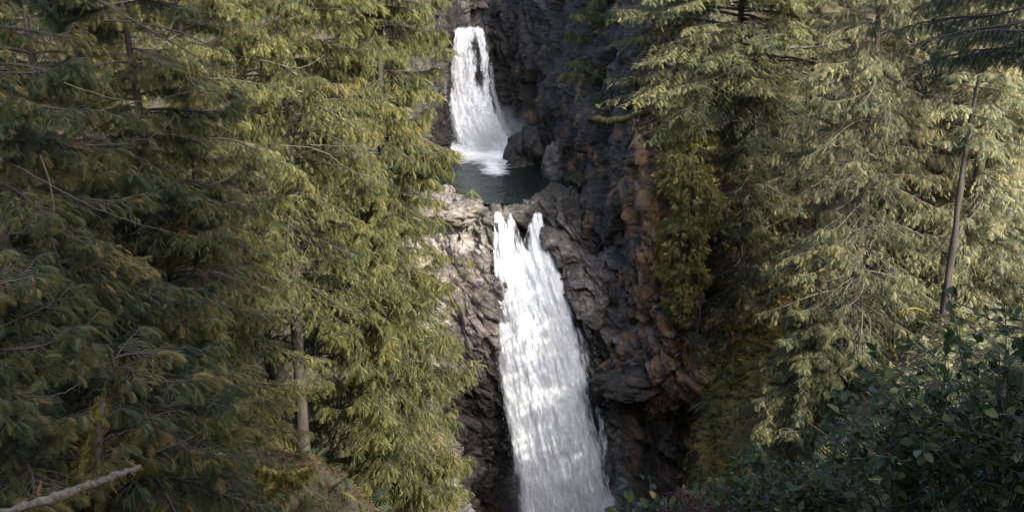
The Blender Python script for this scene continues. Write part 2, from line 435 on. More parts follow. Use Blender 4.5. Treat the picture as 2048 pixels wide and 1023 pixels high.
# ------------------------------------------------------------------ cliffs
PZ = float(U(1030, 412, 57.3)[2])   # level of the pool between the falls
ROCKV = []   # (verts, normals, warm) for moss to grow on
def cliff(name, label, rows, nv, nu, amp=1.0, seed=0):
    """rows: list of rows of (px, py, Y, pale, warm)"""
    A = np.array(rows, float)
    P = np.concatenate([U(A[..., 0], A[..., 1], A[..., 2]), A[..., 3:5]], -1)
    P = crom(P, nv)
    P = np.swapaxes(crom(np.swapaxes(P, 0, 1), nu), 0, 1)
    X, at = P[..., :3], P[..., 3:]
    du = np.gradient(X, axis=1); dv = np.gradient(X, axis=0)
    n = norm(np.cross(dv, du))
    n = np.where((n[..., 1:2] > 0), -n, n)
    c, s = (math.cos(0.95), math.sin(0.95)) if name == 'lower_cliff' else (math.cos(1.3), math.sin(1.3))
    Rm = np.array([[c, 0, s], [0, 1, 0], [-s, 0, c]])   # first axis runs down to the right along the bedding
    Q = (X + 0.22 * np.stack([fbm(X * 0.7, 3, 5), fbm(X * 0.7, 3, 9), fbm(X * .7, 3, 13)], -1)) @ Rm
    d = np.zeros(X.shape[:2])
    for sc, am, sd_ in ((np.array([1 / 5.0, 1 / 2.4, 1 / 2.0]), 0.95, 1), (np.array([1 / 1.9, 1 / .8, 1 / .62]), 0.40, 20), (np.array([1 / .7, 1 / .32, 1 / .22]), 0.15, 40)):
        f, cr = facet(Q * sc, seed + sd_)
        d += am * f - am * 0.35 * np.exp(-cr * 9)
    d += 0.10 * fbm(X * 3, 4, 3)
    if name == 'lower_cliff':
        d = d * (1 - .72 * np.clip((X[..., 2] - PZ + 1.6) / 1.2, 0, 1) * np.clip((2.8 - X[..., 0]) / 1.0, 0, 1)) 
    X = X + n * (amp * d)[..., None]
    V = X.reshape(-1, 3)
    o = mesh(name, V, gridfaces(nv, nu), M['rock'], attrs={'pale': np.clip(at[..., 0].ravel(), -1, 1), 'warm': np.clip(at[..., 1].ravel(), 0, 1)}, smooth=False)
    tag(o, label, 'cliff', kind='structure')
    ROCKV.append((V, n.reshape(-1, 3), at[..., 1].ravel()))
    return o

# lower face, from the pool lip down to the plunge pool: columns left to right
colsA = [ # px offsets by row: (row py), each column listed top to bottom
 [(770, 470, 56, .3, 0), (760, 600, 54, .5, .1), (740, 750, 50, .2, .1), (740, 900, 46, .1, .2), (760, 1060, 44, .2, 0), (790, 1250, 42, .3, 0)],
 [(865, 400, 59, .5, .1), (860, 560, 54.5, .9, .1), (850, 700, 52.5, .8, .1), (840, 860, 50, .1, .2), (845, 980, 46, .4, 0), (870, 1250, 43, .4, 0)],
 [(935, 405, 58, .5, .2), (920, 560, 55, .9, .1), (915, 700, 54, 1, 0), (910, 850, 53, -.2, .1), (900, 990, 49, .4, .1), (920, 1250, 46, .3, 0)],
 [(985, 425, 57, .1, 0), (985, 560, 55.4, .5, 0), (985, 700, 54.4, .8, 0), (990, 850, 54.6, -.3, 0), (985, 1000, 55, -.3, 0), (1000, 1250, 53, 0, 0)],
 [(1060, 418, 57.2, .2, .1), (1065, 560, 57, 0, 0), (1080, 700, 56.6, 0, 0), (1090, 850, 56.5, 0, 0), (1100, 1000, 56, 0, 0), (1120, 1250, 55, 0, 0)],
 [(1110, 390, 57.5, .2, .0), (1140, 520, 55.4, .6, 0), (1180, 660, 54.5, .35, .1), (1210, 830, 54.4, -.4, 0), (1220, 960, 55.5, -.5, 0), (1240, 1250, 54, -.2, 0)],
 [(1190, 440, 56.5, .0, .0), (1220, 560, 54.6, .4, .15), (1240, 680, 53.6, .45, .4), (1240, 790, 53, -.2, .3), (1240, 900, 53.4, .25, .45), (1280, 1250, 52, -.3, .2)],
 [(1260, 500, 53.5, -.1, .2), (1290, 590, 52.2, .3, .55), (1310, 690, 51.6, .5, .65), (1320, 790, 51.5, -.1, .6), (1330, 905, 53.6, .1, .45), (1340, 1250, 51, -.4, .1)],  # ochre, with sunlit gold put in by raised pale and warm
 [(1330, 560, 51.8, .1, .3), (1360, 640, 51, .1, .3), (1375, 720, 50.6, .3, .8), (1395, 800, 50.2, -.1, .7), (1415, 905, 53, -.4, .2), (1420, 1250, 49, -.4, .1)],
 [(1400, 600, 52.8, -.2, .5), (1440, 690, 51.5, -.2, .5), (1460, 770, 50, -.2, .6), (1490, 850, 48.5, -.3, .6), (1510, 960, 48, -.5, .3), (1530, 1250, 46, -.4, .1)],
]
backA = [(770, 440, 60, .3, 0), (865, 375, 62, .5, .1), (935, 412, 60, .5, .2), (985, 425, 59.5, .1, .1), (1060, 425, 59.5, .1, .2), (1110, 400, 60, .2, 0), (1190, 420, 59.5, 0, 0), (1260, 480, 57, -.1, .2), (1330, 540, 55, .1, .3), (1400, 580, 56, -.2, .5)]
rowsA = [backA] + [[c[r] for c in colsA] for r in range(6)]
cliff('lower_cliff', 'grey and ochre fractured rock face the big waterfall runs down', rowsA, 480, 560, 1.0, 0)

colsB = [
 [(965, 400, 79), (968, 300, 76.5), (972, 180, 75.5), (975, 60, 75), (985, -90, 76)],
 [(1010, 400, 74), (1012, 300, 73), (1008, 180, 73.2), (1010, 60, 73), (1020, -90, 74)],
 [(1075, 430, 68), (1072, 320, 68.5), (1060, 200, 70), (1060, 60, 70.5), (1070, -90, 72)],
 [(1110, 470, 62), (1115, 350, 63), (1110, 220, 65.5), (1110, 80, 67), (1120, -90, 69)],
 [(1160, 520, 58), (1165, 380, 59), (1160, 240, 61), (1165, 90, 63), (1170, -90, 66)],
 [(1230, 600, 54.5), (1225, 430, 55), (1220, 270, 56.5), (1225, 110, 59), (1230, -90, 63)],
 [(1290, 640, 52.0), (1285, 460, 51.5), (1270, 300, 53), (1270, 150, 56), (1280, -90, 61)],
 [(1350, 660, 52), (1335, 500, 51.6), (1310, 330, 53.2), (1320, 170, 56.5), (1340, -90, 61)],
 [(1440, 700, 54.5), (1430, 520, 55), (1410, 350, 56.5), (1420, 180, 59), (1440, -90, 63)],
]
paleB = [-.35, -.3, -.3, -.2, -.2, -.2, .15, 0, -.3]
warmB = [.05, .15, .25, .3, .42, .3, .75, .8, .5]
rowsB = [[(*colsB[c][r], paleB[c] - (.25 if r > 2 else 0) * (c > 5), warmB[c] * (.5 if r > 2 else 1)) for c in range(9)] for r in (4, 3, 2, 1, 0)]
cliff('gorge_wall', 'dark wet rock wall right of the upper waterfall with a rusty buttress edge', rowsB, 420, 420, 0.9, 100)

colsC = [
 [(790, 430, 60), (790, 300, 61), (790, 160, 62), (800, 40, 64), (800, -90, 66)],
 [(862, 420, 60.5), (862, 300, 63), (860, 180, 65), (862, 60, 68), (866, -90, 70)],
 [(895, 410, 67), (892, 310, 70.2), (878, 200, 71), (888, 60, 72), (890, -90, 73)],
 [(935, 400, 73), (930, 300, 72.6), (920, 200, 72.7), (930, 70, 73.5), (925, -70, 80)],
 [(985, 400, 74.5), (985, 300, 74), (975, 200, 73.8), (968, 70, 74.0), (985, -70, 81)],
 [(1030, 400, 76), (1030, 300, 75.5), (1020, 200, 75.5), (1010, 60, 75.5), (1020, -70, 80)],
]
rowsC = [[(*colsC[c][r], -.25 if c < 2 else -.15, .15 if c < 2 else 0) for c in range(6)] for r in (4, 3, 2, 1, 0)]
cliff('upper_cliff', 'black wet rock behind the small upper waterfall', rowsC, 260, 200, 0.6, 200)

# ------------------------------------------------------------------ boulders
def boulder(label, c, size, seed, pale=0.2, warm=0.0, rot=0.0, group=None, res=48, sharp=1.0):
    u = np.linspace(0, np.pi, res); v = np.linspace(0, 2 * np.pi, res * 2)
    uu, vv = np.meshgrid(u, v, indexing='ij')
    S = np.stack([np.sin(uu) * np.cos(vv), np.sin(uu) * np.sin(vv), np.cos(uu)], -1)
    f, cr = facet(S * 0.9 + seed, seed); f2, _ = facet(S * 2.6 + seed, seed + 9)
    r = 1 + sharp * (0.28 * f + 0.12 * f2 - 0.05 * np.exp(-cr * 9)) + 0.05 * fbm(S * 6, 3, seed)
    r[:, -1] = r[:, 0]; r[0] = r[0].mean(); r[-1] = r[-1].mean()
    P = S * r[..., None] * np.array(size)
    ca, sa = math.cos(rot), math.sin(rot)
    P = P @ np.array([[ca, sa, 0], [-sa, ca, 0], [0, 0, 1]]) + c
    o = mesh('boulder', P.reshape(-1, 3), gridfaces(res, res * 2), M['rock'], attrs={'pale': np.full(P.size // 3, pale), 'warm': np.full(P.size // 3, warm)})
    return tag(o, label, 'boulder', group)

boulder('dark wet pointed boulder jutting into the pool beside the upper falls', U(1058, 322, 67), (1.35, 1.5, 1.9), 3, -0.15, 0.05, sharp=1.7)
boulder('upright grey boulder on the right edge of the pool', U(1112, 335, 63.5), (0.75, 1.0, 1.6), 8, 0.15, .1)
boulder('pale block of rock between the pool and the lip, right of the spillway', U(1108, 392, 59.5), (0.8, 1.0, 0.7), 12, 0.25, 0)
boulder('brownish flat ledge rock left of the spillway lip', U(925, 425, 57.5), (1.3, 1.3, 0.7), 15, 0.55, 0.2)
boulder('small pale rock on the left shore of the pool under cedar sprays', U(893, 385, 60), (0.5, 0.6, 0.45), 17, 0.6, 0.1)
boulder('rounded pale grey boulder low at the left foot of the cliff', U(868, 992, 43.5), (0.95, 1.0, 0.8), 21, 0.3, 0, sharp=1.4)
boulder('pale boulder wedged below the rounded one at the bottom edge', U(905, 1035, 43), (0.9, 0.9, 0.6), 25, 0.2, 0, sharp=1.4)
boulder('brown stained boulder above the pale boulders, left of the dark hollow', U(880, 905, 47), (1.1, 1.1, 1.0), 28, 0.15, 0.25)
boulder('dark boulder in the stream bed above the upper falls, left one', U(920, 18, 76), (0.9, 0.9, 0.55), 31, 0.0, 0)
boulder('dark boulder in the stream bed above the upper falls, middle one', U(958, 8, 77), (1.0, 0.9, 0.7), 35, 0.1, 0)
boulder('overhanging slab of brown rock roofing the dark cave', U(1268, 765, 52.2), (1.9, 1.3, 0.75), 41, -0.1, 0.15, rot=.2)

# ------------------------------------------------------------------ water
PZ = float(U(1030, 412, 57.3)[2])
def seg_dist(P, a, b):
    a = np.array(a); b = np.array(b); ab = b - a
    t = np.clip(((P - a) @ ab) / (ab @ ab), 0, 1)
    return np.linalg.norm(P - (a + t[..., None] * ab), axis=-1)
py_ = np.linspace(57.7, 77, 240)[:, None] * np.ones((1, 180))
_pl = np.interp(py_, [57, 59, 62, 66, 77], [-2.6, -3.4, -4.5, -5.2, -6])
px_ = _pl + (np.interp(py_, [57, 59, 61, 64, 68, 77], [2.3, 3.2, 4.2, 4.6, 4.0, 2]) - _pl) * np.linspace(0, 1, 180)[None]
Pp = np.stack([px_, py_], -1)
dfoam = seg_dist(Pp, (-3.0, 71.3), (-0.6, 70.3))
dfoam = seg_dist(Pp, (-3.2, 70.2), (-0.5, 69.2))
foam = np.clip(1.95 - dfoam * 0.45, -0.6, 1.3)
tong = seg_dist(Pp, (-1.6, 68.8), (-1.0, 64.2))
foam = np.maximum(foam, np.clip(1.15 - tong * 0.95, -0.6, 1))
pz = PZ + 0.035 * fbm(np.stack([px_ * 1.5, py_ * 1.5, px_ * 0], -1), 4) + 0.10 * np.clip(foam, 0, 1) * fbm(np.stack([px_ * 2.5, py_ * 2.5, px_ * 0], -1), 4, 4)
pool = mesh('pool_water', np.stack([px_, py_, pz], -1).reshape(-1, 3), gridfaces(240, 180), M['stream'], attrs={'foam': foam.ravel()}, smooth=True)
tag(pool, 'dark green plunge pool between the two waterfalls', 'water', kind='structure')
qx, qy = np.meshgrid(np.linspace(-9, 12, 60), np.linspace(25, 56, 80))
low = mesh('river_water', np.stack([qx, qy, qx * 0 - 37.5], -1).reshape(-1, 3), gridfaces(80, 60), M['stream'], attrs={'foam': np.clip(1.4 - seg_dist(np.stack([qx, qy], -1), (0, 54), (4, 53)) * .2, -.5, 1.2).ravel()})
tag(low, 'foaming river at the foot of the big waterfall', 'water', kind='structure')

def smooth01(x, a, b):
    t = np.clip((x - a) / (b - a), 0, 1); return t * t * (3 - 2 * t)

def falls(name, label, rows, nv, nu, layers, coverf, su, sv, bulge=0.4, ntop=0):
    """rows: (py, left px, right px, Y). layers: (depth offset toward viewer, threshold, soft, extra width)"""
    A = np.array(rows, float)
    S = crom(A, nv)
    out = []
    root = empty(name, U((A[-1, 1] + A[-1, 2]) / 2, A[-1, 0], A[-1, 3]), label, 'waterfall', kind='structure')
    for li, (off, thr, soft, ext) in enumerate(layers):
        t = np.linspace(-ext, 1 + ext, nu)[None]
        pxx = S[:, 1:2] * (1 - t) + S[:, 2:3] * t
        pyy = np.repeat(S[:, 0:1], nu, 1)
        v = np.linspace(0, 1, nv)[:, None]
        W = np.linalg.norm(U(S[:, 2], S[:, 0], S[:, 3]) - U(S[:, 1], S[:, 0], S[:, 3]), axis=-1)[:, None]
        mid = U((S[:, 1] + S[:, 2]) / 2, S[:, 0], S[:, 3])
        L = np.r_[0, np.cumsum(np.linalg.norm(np.diff(mid, axis=0), axis=-1))][:, None] * np.ones((1, nu))
        uvx = (t - 0.5) * (0.45 * W + 0.55 * W.mean())
        grow = smooth01(v, 0, 0.25)
        Y = S[:, 3:4] - off * grow - bulge * grow * np.clip(1 - (2 * t - 1) ** 2, 0, 1)
        q = np.stack([uvx * 1.3, L * 0.22, np.full_like(L, li * 5.0)], -1)
        q2 = np.stack([uvx * 4.5, L * 1.1, np.full_like(L, li * 9.0)], -1)
        Y = Y - (0.35 * fbm(q, 4, li) + 0.13 * fbm(q2, 3, li + 30)) * (0.25 + 0.75 * grow)
        P = U(pxx, pyy, Y)
        cover = coverf(t + 0 * v, v + 0 * t, pxx, pyy, li)
        m = falls_mat('falling_water', su, sv, thr, soft, li * 13.3 + nv * .01)
        mesh('water_veil', P.reshape(-1, 3), gridfaces(nv, nu), m, root, attrs={'cover': cover.ravel()}, uv=np.stack([uvx, L], -1).reshape(-1, 2), smooth=True)
    return root

def spray_drops(n, fpos, rng, size, mat, parent):
    """tiny drops thrown off the falls"""
    P = fpos(n, rng)
    s = rng.uniform(size[0], size[1], n)
    T0 = np.array([[0, 0, 1.6], [.9, 0, -.5], [-.45, .8, -.5], [-.45, -.8, -.5]])
    V = P[:, None] + T0[None] * s[:, None, None]
    Fc = np.array([[0, 1, 2], [0, 2, 3], [0, 3, 1], [1, 3, 2]])
    T = (Fc[None] + 4 * np.arange(n)[:, None, None]).reshape(-1, 3)
    o = mesh('water_spray', V.reshape(-1, 3), T, mat, parent); o['kind'] = 'stuff'
    return o
white = plain('spray_white', (0.80, 0.84, 0.87), 0.6)

rng = np.random.default_rng(7)
LOW = [(404, 986, 1096, 58.5), (418, 985, 1098, 57.5), (440, 984, 1096, 56.7), (500, 983, 1112, 56.2), (560, 984, 1140, 55.6), (650, 984, 1180, 54.8), (740, 992, 1206, 54.2), (850, 1008, 1228, 53.6), (950, 1024, 1242, 53.0), (1050, 1032, 1262, 52.4), (1240, 1036, 1284, 51.5)]
def cover_low(t, v, px, py, li):
    edge = np.minimum(t / 0.10, (1 - t) / 0.12)
    c = -0.42 * (1 - np.clip(edge, -1.2, 1))
    # two streams at the lip, rock showing between them until they merge
    k = 1 - smooth01(py, 450, 560)
    gap = np.exp(-((px - (1046 + (py - 430) * .05)) / 17.0) ** 2)
    gap2 = np.exp(-((px - 1012) / 9.0) ** 2) * (1 - smooth01(py, 430, 520))
    c = c - 0.2 * k * gap - 0.15 * gap2 - 0.10 * k
    c = c - 0.35 * (1 - smooth01(py, 424, 452)) * gap
    k2 = 1 - smooth01(py, 480, 570)
    dR = np.abs(px - (1078 + (py - 430) * .12)) - (8 + np.clip(py - 424, 0, 200) * .5)
    dL = np.abs(px - (991 + (py - 430) * .06)) - (9 + np.clip(py - 424, 0, 200) * .42)
    dM = np.abs(px - (1022 + (py - 440) * .05)) - (3 + np.clip(py - 432, 0, 200) * .35)
    c = c - 0.42 * k2 * np.clip(np.minimum(np.minimum(dR, dL), dM) / 11.0, 0, 1) - 0.6 * (1 - smooth01(py, 408, 430))
    # thinner band down the right
    band = np.exp(-((px - (1150 + (py - 620) * 0.19)) / 17.0) ** 2) * smooth01(py, 520, 640) * (1 - 0.35 * smooth01(py, 800, 900))
    c = c - 0.27 * band
    c = c - 0.10 * smooth01(t, .78, .95)
    return c + (0.10 if li == 0 else 0.0)
lf = falls('lower_waterfall', 'tall white waterfall widening as it drops from the pool lip', LOW, 520, 150,
      [(-0.1, 0.27, 0.24, 0.02), (0.35, 0.42, 0.22, 0.03), (0.75, 0.50, 0.20, 0.05)], cover_low, 2.1, 0.34, 0.5)
def pos_low(n, rng):
    v = rng.random(n) ** 0.7; A = np.array(LOW); i = 450 + v * 620
    l = np.interp(i, A[:, 0], A[:, 1]); r = np.interp(i, A[:, 0], A[:, 2]); Y = np.interp(i, A[:, 0], A[:, 3])
    side = rng.random(n)
    e = rng.normal(0, 1, n) * (2 + 4 * v)
    x = np.where(side < .30, l + 3 + e * .8, np.where(side < .65, r - 4 + e, l + (r - l) * rng.random(n)))
    return U(x, i, Y - .3 - rng.random(n) * 1.2)
spray_drops(900, pos_low, rng, (0.006, 0.02), white, lf)

UP = [(44, 912, 966, 74.6), (54, 905, 972, 73.1), (70, 902, 975, 72.6), (110, 895, 984, 72.3), (180, 888, 990, 72.0), (240, 894, 1006, 71.3), (290, 905, 1034, 70.6), (318, 908, 1050, 70.0)]
def cover_up(t, v, px, py, li):
    edge = np.minimum(t / 0.16, (1 - t) / 0.14)
    c = -0.40 * (1 - np.clip(edge, -1.2, 1))
    dark = np.exp(-(((px - (948 + (py - 60) * .13)) / (5 + (py - 50) * .05)) ** 2)) * smooth01(py, 60, 85) * (1 - smooth01(py, 150, 215))
    c = c - 0.20 * dark - .35 * (1 - smooth01(py, 46, 62)) + 0.08 * smooth01(py, 170, 290)
    return c + (0.05 if li == 0 else 0.0)
uf = falls('upper_waterfall', 'short white waterfall dropping into the dark pool', UP, 300, 110,
      [(-0.1, 0.33, 0.26, 0.02), (0.25, 0.45, 0.22, 0.05), (0.5, 0.55, 0.22, 0.08)], cover_up, 2.6, 0.75, 0.3)
def pos_up(n, rng):
    v = rng.random(n); A = np.array(UP); i = 120 + v ** .6 * 185
    l = np.interp(i, A[:, 0], A[:, 1]); r = np.interp(i, A[:, 0], A[:, 2])
    side = rng.random(n); e = rng.normal(0, 1, n) * (2 + 9 * v ** 3)
    x = np.where(side < .05, l + 3 + e * .8, np.where(side < .8, r - 4 + e * 1.3, l + (r - l) * rng.random(n)))
    return U(x, i, 71.5 - rng.random(n) * 1.5)
spray_drops(6000, pos_up, rng, (0.005, 0.016), white, uf)

# ------------------------------------------------------------------ foliage templates
def frond(n=8, wid=0.055, spread=0.42, fwd=42, droop=0.18, rib=0.012, round_=0.5, sub=False):
    """flat spray, length 1 along +X, normal +Z. returns verts, tris"""
    V, T = [], []
    def rhomb(b, d, L, w, tipz=0.0):
        px_, py2 = -d[1], d[0]
        k = len(V)
        V.append((b[0] + d[0] * L * .2 + px_ * w, b[1] + d[1] * L * .2 + py2 * w, 0.01))
        V.append((b[0] + d[0] * L, b[1] + d[1] * L, tipz)); V.append((b[0] - px_ * w * .6, b[1] - py2 * w * .6, 0.0))
        T.append((k, k + 2, k + 1))
    for i in range(n):
        t = (i + .6) / (n + .6)
        L = spread * (1 - abs(t - .30) / (.78 if t > .3 else .6)) ** round_ + .03
        for s in (-1, 1):
            a = R_(fwd + 12 * (1 - t)) * s
            rhomb((t - .03 * (s > 0), 0), (math.cos(a), math.sin(a)), L, wid * (1 - .3 * t), -0.06 * L / spread)
    rhomb((0.0, 0), (1, 0), 1.12, rib * 1.5)
    rhomb((0.85, 0), (1, 0), .2, wid * .8)
    V = np.array(V); V[:, 2] -= droop * V[:, 0] ** 2 + 0.3 * V[:, 1] ** 2
    return V, np.array(T)

FR = {
 'cedar_fine': frond(8, .034, .54, 46, .35),
 'cedar': frond(7, .036, .40, 36, .32),
 'flat': frond(8, .045, .27, 58, .10, round_=.35),
 'needle': frond(10, .03, .19, 62, .12, round_=.3),
 'tuft': frond(5, .055, .50, 36, .35),
 'fern': frond(14, .030, .22, 72, .35, round_=.6),
}
def leaf_tpl():
    V = np.array([(0, 0, 0), (.12, 0, 0), (.38, .26, .07), (.72, .20, .03), (1, 0, -.08), (.72, -.20, .03), (.38, -.26, .07), (.55, 0, -.02)], float)
    T = np.array([(1, 7, 2), (2, 7, 3), (3, 7, 4), (4, 7, 5), (5, 7, 6), (6, 7, 1)])
    return V, T
FR['leaf'] = leaf_tpl()

def place(tpl, P, D, S, tint, rng, roll=0.5, up=None):
    """stamp the template at points P along directions D"""
    V, T = tpl
    X = norm(D)
    upv = np.zeros_like(X); upv[:, 2] = 1
    if up is not None: upv = up
    Z = upv - (upv * X).sum(-1, keepdims=True) * X
    Z = norm(Z + 1e-4 * rng.normal(size=Z.shape))
    Y = np.cross(Z, X)
    a = rng.normal(0, roll, len(P))[:, None]
    Y, Z = Y * np.cos(a) + Z * np.sin(a), Z * np.cos(a) - Y * np.sin(a)
    M3 = np.stack([X, Y, Z], 1) * S[:, None, None]          # n,3(axis),3
    W = np.einsum('vk,nkj->nvj', V, M3) + P[:, None]
    n, m = len(P), len(V)
    TT = (T[None] + m * np.arange(n)[:, None, None]).reshape(-1, 3)
    return W.reshape(-1, 3), TT, np.repeat(tint, m)

def crown(rng, base, z0, z1, R, nb, K=14, J=5, L0=None, prof=0.7, droop=0.45, lift=0.25, upturn=0.25, hang=0.7, ssize=(.28, .46), seclen=.42, jit=.35, keep=None, axis=None, gap=-.24):
    """branches round a trunk -> sprays + branch curves.  z0 lowest, z1 top (heights above base)"""
    t = (np.arange(nb) + rng.random(nb)) / nb
    zb = z0 + (z1 - z0) * t
    az = rng.random(nb) * 2 * np.pi
    L = R * (1 - t) ** prof * rng.uniform(.6, 1.25, nb) + 0.35
    dr = droop * rng.uniform(.6, 1.4, nb); lf_ = lift * rng.uniform(.4, 1.6, nb); ut = upturn * rng.uniform(.3, 1.5, nb)
    ax = np.zeros((nb, 3)); ax[:, 2] = zb
    if axis is not None:
        ax = axis(zb)
    ax = ax + base
    if keep is None: keep = lambda A, z, l: (np.sin(z) < .25) | (rng.random(len(z)) < .45)
    if True:
        k = keep(ax, az, L); ax, az, L, dr, lf_, ut, zb = ax[k], az[k], L[k], dr[k], lf_[k], ut[k], zb[k]; nb = len(L)
    bt = rng.normal(0, .16, nb)
    cv = rng.normal(0, .35, nb)
    def curve(s):    # s: (nb, m)
        a = az[:, None] + cv[:, None] * s
        r = L[:, None] * s
        x = ax[:, None, 0] + r * np.cos(a); y = ax[:, None, 1] + r * np.sin(a)
        z = ax[:, None, 2] + L[:, None] * (lf_[:, None] * s - dr[:, None] * s ** 2 + ut[:, None] * s ** 5)
        return np.stack([x, y, z], -1), a
    s = (np.arange(K)[None] + rng.random((nb, K))) / K
    s = .10 + .90 * s ** .85
    P, a = curve(s)
    slope = lf_[:, None] - 2 * dr[:, None] * s + 5 * ut[:, None] * s ** 4
    side = np.where((np.arange(K)[None] % 2) == 0, 1, -1) * np.where(rng.random((nb, K)) < .15, -1, 1)
    sa = a + side * R_(62) * (1 - .55 * s) + rng.normal(0, .2, s.shape)
    sl = L[:, None] * (seclen * (1.02 - s) + .10) * rng.uniform(.6, 1.2, s.shape) + .12
    j = (np.arange(J)[None, None] + rng.random((nb, K, J))) / J
    r = sl[..., None] * j
    Q = P[:, :, None] + np.stack([r * np.cos(sa)[..., None], r * np.sin(sa)[..., None], r * (.35 * slope[..., None]) - hang * .55 * r * j], -1)
    sd2 = np.where((np.arange(J)[None, None] % 2) == 0, 1, -1)
    fa = sa[..., None] + sd2 * R_(60) * (1 - .45 * j) + rng.normal(0, .25, j.shape)
    el = -hang * rng.uniform(.35, 1.45, j.shape) + rng.normal(0, .12, j.shape)
    D = np.stack([np.cos(fa) * np.cos(el), np.sin(fa) * np.cos(el), np.sin(el)], -1)
    S = (ssize[0] + (ssize[1] - ssize[0]) * rng.beta(1.3, 1.6, j.shape)) * 1.08 * (.8 + .35 * (1 - j))
    tint = np.clip(.42 + bt[:, None, None] + rng.normal(0, .17, j.shape) + .10 * s[..., None], 0, 1)
    tint = np.where(rng.random(tint.shape) < .03, 1.0, tint)
    dens = fbm(Q.reshape(-1, 3) * .75, 3, int(base[0] * 10) % 97).reshape(j.shape) + .5 * fbm(Q.reshape(-1, 3) * 2.3, 2, 3).reshape(j.shape)
    ok = (dens > gap) | (rng.random(j.shape) < .22)
    # branch wood
    sc_ = np.linspace(0, 1, 9)[None].repeat(nb, 0)
    BP, _ = curve(sc_)
    sec = np.stack([P[:, :, None], Q[:, :, J // 2:J // 2 + 1], Q[:, :, -1:]], 3).reshape(-1, 3, 3)
    return Q[ok], D[ok], S[ok], tint[ok], BP, L, sec

def tubes(BP, r0, r1, k=4):
    """many curves at once: BP (n,m,3); r0,r1 (n,) radii"""
    n, m, _ = BP.shape
    D = norm(np.gradient(BP, axis=1))
    up = np.zeros_like(D); up[..., 2] = 1
    X = norm(np.cross(D, up) + 1e-5); Y = np.cross(D, X)
    a = np.linspace(0, 2 * np.pi, k, endpoint=False)
    rr = (r0[:, None] * (1 - np.linspace(0, 1, m)) + r1[:, None] * np.linspace(0, 1, m))[..., None, None]
    V = BP[:, :, None] + rr * (np.cos(a)[:, None] * X[:, :, None] + np.sin(a)[:, None] * Y[:, :, None])
    b = (np.arange(n) * m * k)[:, None, None]
    i = b + np.arange(m - 1)[None, :, None] * k + np.arange(k)[None, None]
    j = b + np.arange(m - 1)[None, :, None] * k + (np.arange(k)[None, None] + 1) % k
    T = np.stack([i, j, j + k, i + k], -1).reshape(-1, 4)
    return V.reshape(-1, 3), T

def conifer(name, label, cat, group, x, y, ztop, R, nb, seed, tpl='cedar', mat='cedar', bark='bark', zlow=None, rt=0.22,
            lean=(0, 0), wood=True, dead=0, zbase=None, trunk_top=None, **kw):
    """one conifer: trunk, limbs, crown (+ bare branches). heights are world z"""
    rng = np.random.default_rng(seed)
    zb = float(H(x, y)) if zbase is None else zbase
    base = np.array([x, y, zb - 0.3])
    Ht = (ztop if trunk_top is None else trunk_top) - base[2]
    root = empty(name, base, label, cat, group)
    n = 60 if seed == 61 else 26
    ph = rng.random(2) * 6
    def axis(h):
        f = np.asarray(h) / Ht
        return np.stack([lean[0] * f * Ht + .12 * np.sin(f * 5 + ph[0]), lean[1] * f * Ht + .12 * np.sin(f * 4 + ph[1]), np.asarray(h)], -1)
    hs = np.linspace(0, Ht, n)
    V, T = tube(axis(hs) + base, rt * (1 - hs / Ht) ** .75 + .02 + .18 * rt * np.exp(-hs / .8), 11, .34 if seed == 61 else .18, seed)
    mesh('trunk', V, T, M[bark], root, smooth=True)
    z0 = (zlow if zlow is not None else zb + 2) - base[2]
    Q, D, S, tint, BP, L, sec = crown(rng, base, z0, ztop - base[2], R, nb, axis=axis, **kw)
    V, T, tt = place(FR[tpl], Q, D + rng.normal(0, .22, D.shape), S, tint, rng, roll=.6)
    mesh('crown', V, T, M[mat], root, attrs={'tint': tt})
    if wood:
        V1, T1 = tubes(BP, .012 * L + .008, np.full(len(L), .004))
        V2, T2 = tubes(sec, np.full(len(sec), .007), np.full(len(sec), .003), 3)
        V, T = merge([(V1, T1), (V2, T2)])
        mesh('limbs', V, T, M[bark], root)
    if dead:
        nd = dead
        zz = rng.uniform(z0, min(ztop - base[2], 30), nd); a = rng.uniform(math.pi * .9, 2.1 * math.pi, nd); Ld = R * rng.uniform(.7, 1.25, nd)
        s = np.linspace(0, 1, 10)
        A0 = axis(zz) + base
        cvx = rng.normal(0, .6, nd)
        pts = np.stack([A0[:, None, 0] + Ld[:, None] * s * np.cos(a[:, None] + cvx[:, None] * s), A0[:, None, 1] + Ld[:, None] * s * np.sin(a[:, None] + cvx[:, None] * s),
                        A0[:, None, 2] + Ld[:, None] * (-.25 * s - .25 * s ** 2 + .35 * s ** 4)], -1)
        pts += .05 * rng.normal(size=pts.shape)
        for q_ in pts:
            V, T = tubes(q_[None], np.full(1, .013), np.full(1, .003), 4)
            mesh('bare_branch', V, T, M['bark' if x < 0 else 'deadwood'], root)
    return root

